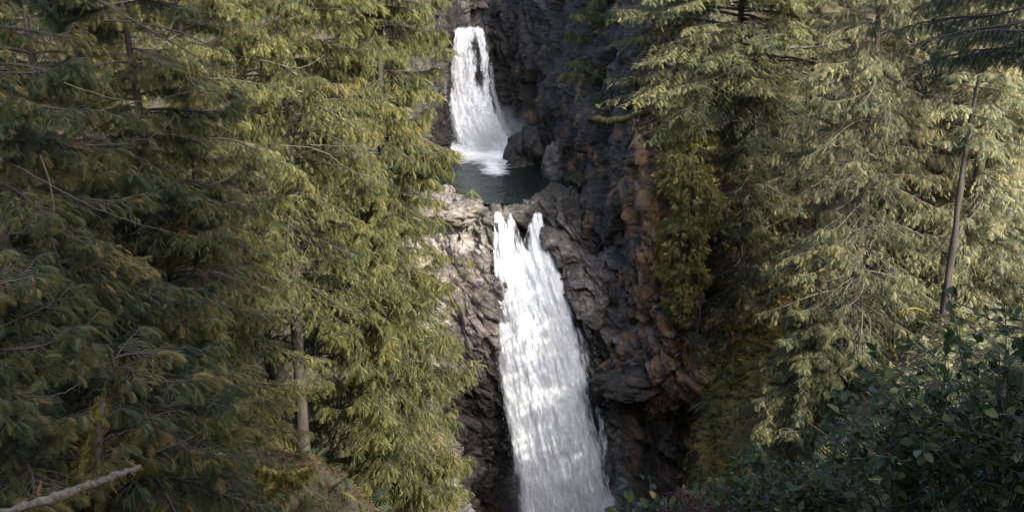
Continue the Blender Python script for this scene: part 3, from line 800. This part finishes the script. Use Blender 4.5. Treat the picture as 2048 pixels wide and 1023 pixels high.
#==TREES==
# ------------------------------------------------------------------ cedars of the left slope
CG = 'cedars crowding the left slope'
def at(px, Y): return (px - 1024) / F * (Y * CP + 0) * 1.064, Y   # x for a column of the picture near its middle height
L = [
 # px, Y, ztop, zlow, R, nb, seed, label, mat, tpl, hang
 (20, 14.0, 0.5, -13, 2.4, 150, 11, 'shaded cedar at the far left edge, dark green sprays fanning down to the right', 'cedar_shade', 'cedar_fine', .55),
 (130, 19.0, 2.0, -16, 2.6, 130, 12, 'cedar with a thin dark trunk showing near the upper left corner', 'cedar_shade', 'cedar_fine', .6),
 (300, 17.0, -.5, -14, 2.0, 150, 13, 'cedar with bare arching twigs in front, second nearest in the upper left', 'cedar_shade', 'cedar_fine', .6),
 (400, 24.0, 2.0, -17, 2.3, 180, 14, 'cedar behind the arching twigs, its top sprays catching pale sun', 'cedar', 'cedar_fine', .75),
 (590, 28.0, 3.0, -11.5, 2.7, 190, 15, 'cedar with a bare grey lower trunk standing on the brown bank', 'cedar', 'cedar_fine', .9),
 (774, 31.0, 3.5, -20.3, 2.1, 280, 16, 'tall sunlit olive cedar with dense hanging sprays, nearest to the waterfalls', 'cedar', 'cedar', 1.05),
 (700, 36.0, 3.0, -20, 2.9, 190, 17, 'sunlit cedar half hidden behind the olive cedar beside the falls', 'cedar', 'cedar', 1.0),
 (280, 30.0, 3.0, -16, 3.2, 110, 18, 'dark cedar filling the gap deep behind the upper left trees', 'cedar_shade', 'cedar', .8),
 (0, 25.0, 4.0, -12, 2.8, 110, 21, 'dark cedar behind the one at the far left edge', 'cedar_shade', 'cedar', .8),
 (60, 31.0, 4.0, -14, 3.2, 110, 20, 'dark cedar far behind the top left corner', 'cedar_shade', 'cedar', .8),
 (520, 38.0, 5.0, -18, 3.4, 110, 19, 'cedar farther back whose crown lies in shade between lit ones', 'cedar', 'cedar', .9),
]
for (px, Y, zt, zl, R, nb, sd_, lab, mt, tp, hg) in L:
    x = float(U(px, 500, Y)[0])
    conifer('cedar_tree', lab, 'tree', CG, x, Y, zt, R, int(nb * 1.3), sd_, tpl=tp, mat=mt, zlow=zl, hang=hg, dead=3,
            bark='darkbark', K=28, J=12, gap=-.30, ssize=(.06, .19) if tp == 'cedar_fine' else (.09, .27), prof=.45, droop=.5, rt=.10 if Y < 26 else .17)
# young cedars low on the left
YG = 'young cedars under the big ones'
for (px, py, Y, zt_py, R, nb, sd_, lab) in [
 (290, 1040, 11.5, 690, 1.15, 55, 31, 'young cedar with a thin dark stem behind the fallen log'),
 (60, 1060, 10.5, 560, 1.3, 60, 32, 'young cedar at the lower left edge with wide fern like sprays'),
 (390, 1040, 14.5, 640, 1.1, 60, 33, 'young cedar low between the thin stemmed one and the grey trunk'),
 (160, 900, 15.0, 420, 1.7, 75, 34, 'slender cedar behind the lower left saplings, olive and dark green'),
 (380, 760, 19.0, 330, 1.5, 80, 35, 'slender cedar left of the grey trunk with yellowish outer sprays'),
 (780, 860, 33.0, 560, 1.0, 70, 36, 'small cedar hanging over the cliff edge left of the big waterfall'),
]:
    b = U(px, py, Y); t = U(px, zt_py, Y)
    conifer('young_cedar', lab, 'tree', YG, float(b[0]), Y, float(t[2]), R, nb, sd_, tpl='cedar_fine', mat='cedar' if px > 380 else 'cedar_shade', bark='darkbark', zlow=float(b[2]) + .4, zbase=float(b[2]) - .5,
            hang=.5, K=20, J=8, ssize=(.07, .20), prof=.6, droop=.35, lift=.3, rt=.05)

# ------------------------------------------------------------------ right bank trees
def cx(px, py, Y): return float(U(px, py, Y)[0])
conifer('hemlock_tree', 'hemlock with flat layered boughs overhanging the gorge, sunlit tips', 'tree', None, cx(1475, 60, 54), 54, 2.5, 5.6, 230, 51, tpl='flat', mat='hemlock', bark='darkbark', zlow=-11.5, keep=lambda A, z, l: (np.sin(z) < .4),
        hang=.5, K=24, J=9, ssize=(.22, .42), prof=.4, droop=.30, lift=.15, upturn=.05, rt=.25)
RG = 'firs and cedars on the right slope'
for (px, py, Y, zt, zl, R, nb, sd_, mt, hg, lab, dead) in [
 (1610, 300, 54, 1, -22, 3.4, 190, 52, 'hemlock', .6, 'dark conifer in the shade behind the ivy column', 4),
 (1735, 300, 38, -1.5, -21.5, 3.15, 260, 53, 'fir', .9, 'big grey green conifer with drooping tufted boughs and dark left side', 16),
 (1830, 250, 41.5, -1.5, -18, 2.7, 220, 54, 'fir', .9, 'sunlit conifer with reddish dead twigs, left of the slim leaning trunk', 22),
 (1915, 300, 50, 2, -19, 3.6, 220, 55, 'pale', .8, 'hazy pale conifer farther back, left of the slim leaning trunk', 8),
 (1495, 400, 52, -7.5, -24.5, 2.7, 170, 63, 'cedar_shade', .7, 'dark shaded conifer directly right of the ivy column', 2),
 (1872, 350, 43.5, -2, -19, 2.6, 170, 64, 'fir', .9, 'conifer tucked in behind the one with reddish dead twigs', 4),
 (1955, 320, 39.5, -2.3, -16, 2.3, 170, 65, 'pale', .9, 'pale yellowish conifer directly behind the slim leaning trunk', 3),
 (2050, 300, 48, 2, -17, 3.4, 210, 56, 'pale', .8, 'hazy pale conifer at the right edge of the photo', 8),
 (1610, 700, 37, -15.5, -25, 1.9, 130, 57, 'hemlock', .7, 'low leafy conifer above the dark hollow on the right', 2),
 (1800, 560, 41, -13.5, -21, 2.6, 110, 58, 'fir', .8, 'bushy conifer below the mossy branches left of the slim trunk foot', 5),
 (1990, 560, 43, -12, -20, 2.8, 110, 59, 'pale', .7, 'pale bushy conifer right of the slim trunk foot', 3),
]:
    conifer('conifer_tree', lab, 'tree', RG, cx(px, py, Y), Y, zt, R, nb, sd_, tpl='tuft', mat=mt, zlow=zl, hang=hg, dead=dead, gap=.03 if mt == 'fir' else -.2, K=24, J=11, ssize=(.09, .27), prof=.35, droop=.55, lift=.2, rt=.25)
# slim leaning tree
b = U(1884, 596, 35.5); t = U(1986, 40, 35.5)
sl = (float((t[0] - b[0]) / (t[2] - b[2])), 0.0)
conifer('slender_tree', 'slim dark leaning trunk rising to the top right, bare below', 'tree', None, float(b[0]), 35.5, float(t[2]) + 2.5, 1.0, 44, 61, tpl='tuft', mat='fir', bark='darkbark', zlow=float(t[2]) - 4.0, zbase=float(b[2]) - .2,
        rt=.115, lean=sl, dead=9, hang=.3, K=8, J=4, ssize=(.2, .35), trunk_top=float(t[2]) + 2.7)
b = U(1992, 590, 42); t = U(1998, 380, 42)
conifer('slender_tree', 'thin pale dead stem at the right edge behind the bushy foliage', 'tree', None, float(b[0]), 42, float(t[2]) + 1, .7, 12, 62, tpl='flat', mat='pale', bark='deadwood', zlow=float(t[2]), zbase=float(b[2]) - .5,
        rt=.07, hang=.3, K=6, J=3, ssize=(.2, .3), trunk_top=float(t[2]) + 1.5)
# far trees up the gorge and behind, closing the view
for k, (px, py, Y, lab) in enumerate([(860, 0, 84, 'dim conifer above the left side of the upper waterfall'), (1050, -40, 90, 'dim conifer on the rim above the upper gorge'),
                       (1180, 0, 72, 'dark conifer on the rim of the gorge wall left of the hemlock'), (1300, 0, 66, 'dark conifer directly behind the hemlock boughs'), (1340, 0, 60.5, 'dark conifer behind the hemlock, nearest to the cliff edge'), (1490, 0, 70, 'shaded conifer high behind the trunk of the hemlock'), (1600, 0, 68, 'dim conifer at the top edge between hemlock and grey green conifer'), (1240, 0, 63, 'dark conifer at the brink of the gorge wall')]):
    x = cx(px, py, Y); zz = float(H(x, Y))
    conifer('rim_conifer', lab, 'tree', 'dark conifers on the rim', x, Y, zz + (14 if k > 2 else 11), 3.2, 110, 70 + k, tpl='tuft', mat='cedar_shade', K=14, J=6, ssize=(.35, .6), rt=.25, zlow=zz + .6)
# trees behind and right of the lookout: they throw the foreground into shade
for k, (x, y, h) in enumerate([(7.5, -1.5, 17), (11.5, -3, 17), (9.5, 2.3, 16), (13, 1.2, 16), (4, -7, 14), (15.5, -5, 14), (0, -8.5, 14), (9.5, -7.5, 16)]):
    zz = float(H(x, y))
    conifer('lookout_conifer', 'conifer standing behind the viewpoint', 'tree', 'conifers beside the viewpoint', x, y, zz + h, 3.6, 60, 80 + k, tpl='tuft', mat='cedar_shade', K=9, J=4, ssize=(.7, 1.1), rt=.28, zlow=zz + 1, wood=False)

# ------------------------------------------------------------------ the near hemlock bough at the top right
rng = np.random.default_rng(90)
hb = np.array([4.95, 8.0, -14.0])
root = empty('hemlock_tree', (5.6, 8.0, float(H(5.6, 8.0))), 'near hemlock reaching dark feathery boughs in from the top right corner', 'tree')
V, T = tube(np.array([(5.6, 8, float(H(5.6, 8)) - .2), (5.65, 8, -3), (5.6, 8.1, 0), (5.55, 8.1, 4)]), [.16, .14, .12, .08], 9, .1)
mesh('trunk', V, T, M['darkbark'], root, smooth=True)
Vs, Ts, tts, wd = [], [], [], []
for (p0, p1, sag) in [((2080, -60, 8.0), (1840, 30, 7.2), 6), ((2110, 20, 8.0), (1812, 110, 7.0), 8), ((2110, 70, 8.1), (1850, 140, 7.6), 10), ((2060, 10, 8.0), (1800, 72, 7.3), 14),
                      ((2110, -30, 8.0), (1870, -12, 7.5), 6), ((2110, 90, 8.1), (1900, 132, 7.2), 4), ((2100, 45, 7.9), (1905, 92, 6.9), 10)]:
    a = U(*p0); c = U(*p1)
    s = np.linspace(0, 1, 40)[:, None]
    P = a * (1 - s) + c * s; P[:, 2] -= 0.02 * np.sin(s[:, 0] * 7) - .06 * s[:, 0] ** 2
    V, T = tube(P[::3], np.linspace(.011, .003, len(P[::3])), 5); wd.append((V, T))
    main = norm(c - a)
    for side in (-1, 1):
        for i in range(3, 40, 2):
            L_ = (0.34 * (1.05 - s[i, 0]) + .08) * rng.uniform(.6, 1.1)
            d = norm(main * .75 + side * np.array([0, .65, 0]) + np.array([0, 0, -.12 + rng.normal(0, .06)]) + rng.normal(0, .05, 3))
            m_ = max(3, int(L_ / .045))
            q = P[i] + d * np.linspace(.03, L_, m_)[:, None]; q[:, 2] -= .25 * np.linspace(0, L_, m_) ** 2
            wd.append(tube(np.array([P[i], q[m_ // 2], q[-1]]), [.004, .003, .0015], 3))
            dd = np.repeat(d[None], m_, 0) + np.array([0, 0, -1.0]) * rng.uniform(.2, 1.4, (m_, 1)) + rng.normal(0, .35, (m_, 3))
            v_, t_, c_ = place(FR['needle'], q, dd, rng.uniform(.06, .12, m_), np.clip(rng.normal(.25, .15, m_), 0, 1), rng, .5)
            o = sum(len(x) for x in Vs); Vs.append(v_); Ts.append(t_ + o); tts.append(c_)
mesh('crown', np.concatenate(Vs), np.concatenate(Ts), M['cedar_shade'], root, attrs={'tint': np.concatenate(tts)})
V, T = merge(wd); mesh('limbs', V, T, M['darkbark'], root)

# ------------------------------------------------------------------ ivy clad column
rng = np.random.default_rng(101)
base = U(1385, 640, 51.5)
root = empty('ivy_column', base, 'yellow green ivy thicket hanging in a column over the cliff edge', 'ivy')
prof = np.array([(195, 1352, 12, 52.5), (240, 1365, 40, 52), (300, 1370, 62, 51), (350, 1378, 64, 50.5), (420, 1380, 52, 50.3), (480, 1372, 44, 50.3), (540, 1370, 42, 50.4), (600, 1372, 34, 50.6), (640, 1378, 14, 51)])
n = 8500
v = rng.uniform(195, 640, n)
c = np.interp(v, prof[:, 0], prof[:, 1]); w = np.interp(v, prof[:, 0], prof[:, 2]); Yc = np.interp(v, prof[:, 0], prof[:, 3])
a = rng.uniform(0, 2 * np.pi, n); rr = np.sqrt(rng.uniform(.15, 1.0, n)) * (1 + .75 * fbm(np.stack([v * .02, np.cos(a) * 1.3, np.sin(a) * 1.3], -1), 3, 4))
c = c + 26 * fbm(np.stack([v * .018, v * 0, v * 0], -1), 3, 21); v = v + 14 * fbm(np.stack([v * .05, np.cos(a) * 2, np.sin(a) * 2], -1), 2, 9)
P = U(c + w * rr * np.cos(a), v, Yc + (w / 42.0) * rr * np.sin(a) * .8)
out = np.stack([np.cos(a), np.sin(a) * .9, np.zeros(n)], -1)
kp = (fbm(P * 1.1, 3, 44) > -.04) | (rng.random(n) < .12); P, out, v = P[kp], out[kp], v[kp]; n = len(P)
D = out * .8 + np.array([0, 0, -1.0]) * rng.uniform(.1, 1.3, (n, 1)) + rng.normal(0, .35, (n, 3))
tint = np.clip(.45 + .35 * fbm(P * .9, 3, 8) + rng.normal(0, .12, n), 0, 1)
V, T, tt = place(FR['tuft'], P, D, rng.uniform(.20, .42, n), tint, rng, .7, up=norm(out + np.array([0, 0, .8])))
V2, T2, t2 = place(FR['leaf'], P[::2] + out[::2] * .15, D[::2] + rng.normal(0, .4, D[::2].shape), rng.uniform(.14, .26, len(P[::2])), tint[::2], rng, 1.0)
mesh('leaves', np.concatenate([V, V2]), np.concatenate([T, T2 + len(V)]), M['ivy'], root, attrs={'tint': np.concatenate([tt, t2])})
ws = []
for k in range(7):
    yy = np.linspace(200, 660, 14)
    ws.append(tube(U(np.interp(yy, prof[:, 0], prof[:, 1]) + rng.normal(0, 10) + rng.normal(0, 4, 14), yy, np.interp(yy, prof[:, 0], prof[:, 3]) + .3), np.linspace(.03, .05, 14), 5))
V, T = merge(ws); mesh('stems', V, T, M['darkbark'], root)

# ------------------------------------------------------------------ glossy shrubs at the lower right
def shrub(label, base, spread, height, nstem, nleaf, lsize, seed, mat='shrub', dirn=(0, 0)):
    rng = np.random.default_rng(seed)
    root = empty('shrub', base, label, 'shrub', 'glossy shrubs by the viewpoint')
    ws, P, D = [], [], []
    for k in range(nstem):
        a = rng.uniform(0, 2 * np.pi); r = spread * math.sqrt(rng.uniform(.02, 1)); h = height * rng.uniform(.55, 1.05)
        tip = base + np.array([r * math.cos(a) + dirn[0], r * math.sin(a) * .8 + dirn[1], h * (1 - .35 * (r / spread) ** 2)])
        midp = base * .55 + tip * .45 + np.array([0, 0, h * .18]) + rng.normal(0, .05, 3)
        s = np.linspace(0, 1, 12)[:, None]
        c = base * (1 - s) ** 2 + 2 * midp * s * (1 - s) + tip * s ** 2 + np.cumsum(rng.normal(0, .008, (12, 3)), 0)
        ws.append(tube(c, np.linspace(.010, .003, 12), 5))
        for _ in range(5):
            i = rng.integers(4, 11); d = norm(rng.normal(0, 1, 3) * np.array([1, 1, .5]) + np.array([0, 0, .35])); Lb = rng.uniform(.14, .42) * height
            e = c[i] + d * Lb; m = (c[i] + e) / 2 + np.array([0, 0, .03])
            tw = np.array([c[i], m, e]); ws.append(tube(tw, [.004, .003, .0015], 4))
            nl = max(3, int(nleaf / (nstem * 5)))
            t = rng.uniform(.15, 1, nl)[:, None]
            P.append(c[i] * (1 - t) + e * t + rng.normal(0, .012, (nl, 3)))
            D.append(d + rng.normal(0, .65, (nl, 3)) + np.array([0, 0, -.15]))
    P = np.concatenate(P); D = np.concatenate(D); n = len(P)
    V, T, tt = place(FR['leaf'], P, D, rng.uniform(lsize * .4, lsize * 1.35, n), np.clip(rng.normal(.42, .24, n), 0, 1), rng, .6)
    mesh('leaves', V, T, M[mat], root, attrs={'tint': tt}, smooth=False)
    V, T = merge(ws); mesh('stems', V, T, M['darkbark'], root)
    return root
S_ = [
 (1985, 1090, 6.2, 1.0, 1.75, 34, 2600, .088, 'tall dark glossy shrub with thin dark stems at the right edge'),
 (1790, 1080, 6.6, .75, 1.25, 26, 1900, .08, 'glossy shrub in the middle of the lower right thicket'),
 (1650, 1085, 7.4, .7, .85, 24, 1600, .078, 'low glossy shrub left of the tall dark ones'),
 (1480, 1100, 6.8, .42, .68, 20, 760, .085, 'broad leaved shrub right of the rusty dry clump at the bottom'),
 (1330, 1120, 6.4, .36, .52, 16, 520, .085, 'small broad leaved shrub at the bottom just right of the waterfall'),
 (1900, 1060, 9.0, 1.1, 1.9, 30, 2400, .07, 'leafy dark shrub standing behind the tall right edge shrub'),
]
for k, (px, py, Y, sp, h, ns, nl, ls, lab) in enumerate(S_):
    shrub(lab, U(px, py, Y), sp, h, ns, nl, ls, 110 + k)
r_ = shrub('rusty brown dry shrub clump between two green shrubs at the bottom', U(1405, 1110, 5.9), .22, .46, 18, 1500, .035, 130, mat='redleaf')

#==SMALL==
# ------------------------------------------------------------------ ferns, moss, grass
def fern(label, base, size, seed, n=11):
    rng = np.random.default_rng(seed)
    root = empty('fern', base, label, 'fern', 'ferns on the rock and banks')
    a = np.linspace(0, 2 * np.pi, n, endpoint=False) + rng.normal(0, .25, n)
    el = rng.uniform(.1, .8, n)
    D = np.stack([np.cos(a) * np.cos(el), np.sin(a) * np.cos(el), np.sin(el)], -1)
    V0, T0 = FR['fern']; V0 = V0.copy(); V0[:, 2] -= .45 * V0[:, 0] ** 2
    V, T, tt = place((V0, T0), np.repeat(np.array(base)[None], n, 0), D, rng.uniform(.8, 1.15, n) * size, np.clip(rng.normal(.5, .2, n), 0, 1), rng, .15)
    mesh('fronds', V, T, M['fern'], root, attrs={'tint': tt})
for k, (px, py, Y, s, lab) in enumerate([
 (1422, 800, 49.3, .95, 'fern hanging over the ledge above the cave, upper one'), (1446, 815, 48.8, .8, 'fern right beside the upper ledge fern'),
 (1438, 845, 48.3, .75, 'fern just below the upper ledge ferns'), (1405, 870, 49, .5, 'small fern at the lower rim of the cave'),
 (1330, 370, 50.6, .9, 'fern on the buttress at the left edge of the ivy'), (1150, 350, 60, .6, 'small fern on the dark wall above the pale block'),
 (940, 385, 58.2, .6, 'fern leaning over the left shore of the pool'), (960, 425, 57, .4, 'small fern at the left end of the spillway lip'),
  (650, 1000, 23, .2, 'fern low on the brown bank at the bottom edge'), (540, 985, 17, .28, 'fern below the mossy log'),
 (1500, 905, 45, .8, 'fern in the hollow under the right slope'), (1470, 740, 50.5, .8, 'fern on the grassy slope right of the cliff')]):
    fern(lab, U(px, py, Y), s, 140 + k)

def scatter_strands(name, label, cat, P, D, S, tint, mat, rng, tpl='tuft', roll=.6, up=None):
    V, T, tt = place(FR[tpl], P, D, S, tint, rng, roll, up)
    o = mesh(name, V, T, M[mat], attrs={'tint': tt})
    return tag(o, label, cat, kind='stuff')

# moss and roots on the rock: hang where the rock is warm coloured
rng = np.random.default_rng(200)
Pm, Nm = [], []
for (V, n_, w) in ROCKV:
    q = w * (0.6 + .9 * fbm(V * .8, 3, 77)) 
    p = np.clip((q - .22) * 3, 0, 1)
    idx = np.nonzero(rng.random(len(V)) < p * .09)[0]
    Pm.append(V[idx]); Nm.append(n_[idx])
Pm = np.concatenate(Pm); Nm = np.concatenate(Nm); n = len(Pm)
scatter_strands('hanging_moss', 'rusty orange and olive moss hanging from the rock faces', 'moss', Pm, Nm * rng.uniform(.1, .7, (n, 1)) + np.array([0, 0, -1.0]) + rng.normal(0, .2, (n, 3)), rng.uniform(.08, .26, n),
                np.clip(.5 + .6 * fbm(Pm * .6, 3, 5) + rng.normal(0, .2, n), 0, 1), 'moss', rng, 'tuft', .6, up=norm(Nm + np.array([0, 0, .3])))
# grass and herbs on the right slope beside the cliff
n = 9000
px = rng.uniform(1360, 1600, n); Yy = rng.uniform(44, 57, n)
x = (px - 1024) / F * Yy * 1.1
P = np.stack([x, Yy, H(x, Yy)], -1); P = P[P[:, 2] > -32]; n = len(P)
scatter_strands('slope_grass', 'overhanging brown and green grass on the slope right of the cliff', 'grass', P, np.stack([rng.normal(0, .5, n), rng.normal(-.5, .4, n), rng.normal(.1, .5, n)], -1), rng.uniform(.25, .6, n),
                np.clip(.5 + .5 * fbm(P * .5, 3, 6) + rng.normal(0, .2, n), 0, 1), 'grass', rng)
n = 22000
x = rng.uniform(-9, -2.5, n); Yy = rng.uniform(16, 34, n)
P = np.stack([x, Yy, H(x, Yy) + .02], -1)
scatter_strands('leaf_litter', 'brown leaf litter and twigs on the bank between the grey trunk and the cliff edge', 'litter', P, np.stack([rng.normal(0, 1, n), rng.normal(0, 1, n), rng.normal(.15, .3, n)], -1), rng.uniform(.06, .22, n),
                np.clip(rng.normal(.6, .3, n), 0, 1), 'litter', rng)
# undergrowth over all banks
n = 26000
Yy = rng.uniform(5, 66, n); x = rng.uniform(-22, 26, n)
m = (np.abs(x) < Yy * .62) & ~((Yy > 38) & (x > -5.5) & (x < 7.5)) & ~((Yy < 9) & (x < 1.2) & (x > -1.5))
x, Yy = x[m], Yy[m]; n = len(x)
P = np.stack([x, Yy, H(x, Yy)], -1)
scatter_strands('undergrowth', 'low dark leafy undergrowth covering the forest floor', 'undergrowth', P, np.stack([rng.normal(0, .7, n), rng.normal(-.3, .7, n), rng.normal(.5, .4, n)], -1), rng.uniform(.25, .75, n) * np.clip(Yy / 20, .35, 1.1),
                np.clip(rng.normal(.4, .25, n), 0, 1), 'cedar_shade', rng)

n = 18000
Yy = rng.uniform(28, 52, n); x = rng.uniform(13, 26, n)
P = np.stack([x, Yy, H(x, Yy)], -1)
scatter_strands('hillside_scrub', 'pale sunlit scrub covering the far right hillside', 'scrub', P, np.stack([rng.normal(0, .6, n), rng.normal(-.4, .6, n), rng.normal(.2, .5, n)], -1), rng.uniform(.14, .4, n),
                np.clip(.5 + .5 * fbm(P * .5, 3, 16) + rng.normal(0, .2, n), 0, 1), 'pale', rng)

# ------------------------------------------------------------------ logs, stump, bare twigs
def log(label, pts, rad, mat, seed, name='fallen_log', fuzz=0):
    P = np.array([U(*p) for p in pts]); Pc = crom(P, 30)
    rng = np.random.default_rng(seed)
    Pc = Pc + .25 * np.array(rad).mean() * rng.normal(size=Pc.shape)
    rr = crom(np.array(rad)[:, None], 30)[:, 0] * (1 + .12 * rng.normal(size=30)); rr[0] *= .6; rr[-1] *= .5
    V, T = tube(Pc, rr, 14, .35, seed)
    o = mesh(name, V, T, M[mat], smooth=True)
    if fuzz:
        idx = rng.integers(0, len(V), fuzz); c = Pc[np.clip(idx // 14, 0, 29)]
        nn = norm(V[idx] - c)
        v_, t_, c_ = place(FR['tuft'], V[idx], nn + np.array([0, 0, -1.1]) + rng.normal(0, .5, (fuzz, 3)), rng.uniform(.04, .13, fuzz), np.clip(rng.normal(.22, .2, fuzz), 0, 1), rng, .8, up=nn)
        m = mesh('moss', v_, t_, M['moss'], o, attrs={'tint': c_})
    return tag(o, label, 'log')
log('pale lichen spotted log lying diagonally at the bottom left', [(-60, 1045, 7.6), (90, 1000, 8.0), (190, 965, 8.4), (280, 932, 8.9)], [.045, .042, .038, .028], 'lichenbark', 1, fuzz=60)
log('thick mossy orange brown log slanting down to the right, bottom left', [(380, 905, 12.2), (450, 912, 12.4), (520, 935, 12.6), (600, 965, 13)], [.03, .05, .05, .03], 'mosswood', 2, fuzz=900)
log('second mossy log lower beneath the first, half buried in sprays', [(500, 1010, 13.2), (560, 960, 13.4), (620, 935, 13.6)], [.03, .05, .03], 'mosswood', 3, fuzz=600)
log('mossy dead trunk leaning left of the thin stemmed young cedar', [(160, 1000, 9.9), (172, 900, 10), (205, 800, 10.2)], [.05, .045, .02], 'mosswood', 4, fuzz=500)
log('dark broken trunk standing above the pale log', [(205, 1000, 9.8), (200, 880, 9.9), (208, 792, 10)], [.05, .04, .02], 'darkbark', 5, fuzz=60)
log('small splintered orange stump tip above the pale log', [(77, 992, 8.5), (80, 972, 8.5), (83, 958, 8.5)], [.014, .011, .004], 'splinter', 6, name='stump')
log('mossy orange branch stub jutting from the dark gorge wall', [(1190, 236, 58), (1235, 240, 56), (1285, 222, 53.8)], [.14, .15, .08], 'mosswood', 7, name='mossy_branch', fuzz=700)

def twig(label, paths, mat, r0, name='bare_branch', cat='branch'):
    wd = []
    rng = np.random.default_rng(len(paths) * 7 + int(paths[0][0][0]))
    for pts in paths:
        P = crom(np.array([U(*p) for p in pts]), 18)
        P = P + rng.normal(0, .006, P.shape)
        wd.append(tube(P, np.linspace(r0, r0 * .3, 18), 5))
        if r0 < .03:
            for i in range(3, 17, 2):
                d = norm(rng.normal(0, 1, 3)); q = P[i] + d * rng.uniform(.1, .3) * (P[-1, 1] / 12)
                wd.append(tube(np.array([P[i], (P[i] + q) / 2 + .01, q]), [r0 * .35, r0 * .25, r0 * .12], 3))
        
    V, T = merge(wd)
    return tag(mesh(name, V, T, M[mat]), label, cat)
TG = [
 ('long dark bare branch sweeping down right across the upper left', [[(180, -10, 13), (300, 60, 12.6), (420, 130, 12.6), (520, 215, 13)]], 'darkbark', .016),
 ('dark curved bare branch under the long sweeping one', [[(210, 40, 13), (330, 55, 12.8), (470, 110, 13.2), (560, 130, 14)]], 'darkbark', .013),
 ('pale thin arching twig crossing the shaded cedar', [[(130, 165, 12), (220, 195, 12), (300, 203, 12.2), (390, 180, 13)]], 'bark', .007),
 ('dark upcurved bare twig in the left foliage', [[(170, 290, 12), (250, 288, 12), (320, 265, 12), (350, 230, 12.4)]], 'darkbark', .010),
 ('long straight bare branch falling across the left foliage', [[(30, 330, 13), (200, 420, 13), (360, 470, 13.4)]], 'darkbark', .012),
 ('hanging crooked dead branch at the far left', [[(80, 310, 11.5), (108, 400, 11.5), (104, 470, 11.6), (130, 560, 11.8), (118, 620, 12), (60, 700, 12)]], 'bark', .008),
 ('pale twig arching over the olive foliage in the middle left', [[(560, 290, 24), (640, 300, 24), (700, 340, 24.5), (760, 358, 25)]], 'bark', .013),
 ('thin pale twig low on the sunlit cedar', [[(620, 290, 26), (700, 292, 26), (790, 285, 27)]], 'bark', .011),
 ('short bare twig above the olive cedar', [[(520, 120, 22), (600, 135, 22), (650, 110, 23)]], 'bark', .011),
 ('thin dark branching twig entering from the right edge above the shrubs', [[(2110, 670, 6.0), (2000, 645, 6.0), (1930, 610, 6.1), (1885, 575, 6.2)], [(2090, 655, 6.0), (2010, 658, 6.0), (1930, 672, 6.1)]], 'darkbark', .008),
 ('curved pale bare branch among the tops of the right conifers', [[(1580, 95, 39), (1640, 92, 39), (1700, 70, 39.5), (1740, 40, 40)]], 'deadwood', .045),
 ('yellow mossy twig under the slim trunk foot', [[(1800, 700, 30), (1812, 640, 30), (1830, 612, 30), (1860, 618, 30)]], 'mosswood', .04),
 ('thin curved sapling stem leaning over the cave slope', [[(1390, 690, 50), (1400, 620, 50), (1398, 540, 50.2), (1405, 480, 50.5)]], 'darkbark', .05),
 ('dark crooked twig through the lower left foliage', [[(0, 790, 10), (100, 790, 10), (160, 765, 10.2), (165, 730, 10.3)]], 'darkbark', .010),
 ('thin brown twig rising right in front of the mossy log', [[(300, 905, 10.5), (370, 880, 10.5), (420, 850, 10.6)]], 'bark', .006),
]
for t_ in TG:
    if 'yellow mossy' not in t_[0]: twig(*t_)
log('yellow mossy branch stub under the foot of the slim trunk', [(1800, 626, 33), (1822, 616, 33), (1840, 618, 33.2), (1858, 628, 33.4)], [.012, .02, .02, .01], 'mosswood', 8, name='mossy_branch', fuzz=160)


# ------------------------------------------------------------------ mist thrown up by the falls
def mist(label, c, rad, dens, seed):
    u = np.linspace(0, np.pi, 16); v = np.linspace(0, 2 * np.pi, 25)
    uu, vv = np.meshgrid(u, v, indexing='ij')
    S = np.stack([np.sin(uu) * np.cos(vv), np.sin(uu) * np.sin(vv), np.cos(uu)], -1)
    o = mesh('mist', (S * np.array(rad)).reshape(-1, 3), gridfaces(16, 25)[:, ::-1], M['rock'])
    o.location = [float(a) for a in c]
    m, nt, out = newmat('mist')
    tc = N(nt, 'TexCoord'); mp = N(nt, 'Mapping'); mp.inputs['Scale'].default_value = (1 / rad[0], 1 / rad[1], 1 / rad[2])
    nt.links.new(tc.outputs['Object'], mp.inputs[0])
    g = N(nt, 'TexGradient', gradient_type='QUADRATIC_SPHERE'); nt.links.new(mp.outputs[0], g.inputs[0])
    nz = noise_node(nt, .8, 4)
    rr = ramp(nt, [(0.38, (0, 0, 0)), (0.7, (1, 1, 1))]); nt.links.new(nz.outputs[0], rr.inputs[0])
    a = N(nt, 'Math', operation='MULTIPLY'); nt.links.new(g.outputs['Fac'], a.inputs[0]); nt.links.new(rr.outputs[0], a.inputs[1])
    b = N(nt, 'Math', operation='MULTIPLY'); nt.links.new(a.outputs[0], b.inputs[0]); b.inputs[1].default_value = dens
    pv = N(nt, 'VolumePrincipled'); pv.inputs['Color'].default_value = (.95, .97, 1, 1); nt.links.new(b.outputs[0], pv.inputs['Density'])
    nt.links.new(pv.outputs[0], out.inputs['Volume'])
    o.data.materials.clear(); o.data.materials.append(m)
    return tag(o, label, 'mist', kind='stuff')
mist('white mist drifting right from the foot of the upper waterfall', U(985, 262, 68.8), (3.2, 2.0, 2.6), 1.5, 1)
mist('spray mist round the lower part of the big waterfall', U(1150, 1010, 50.5), (5.5, 3.0, 7.0), .32, 2)
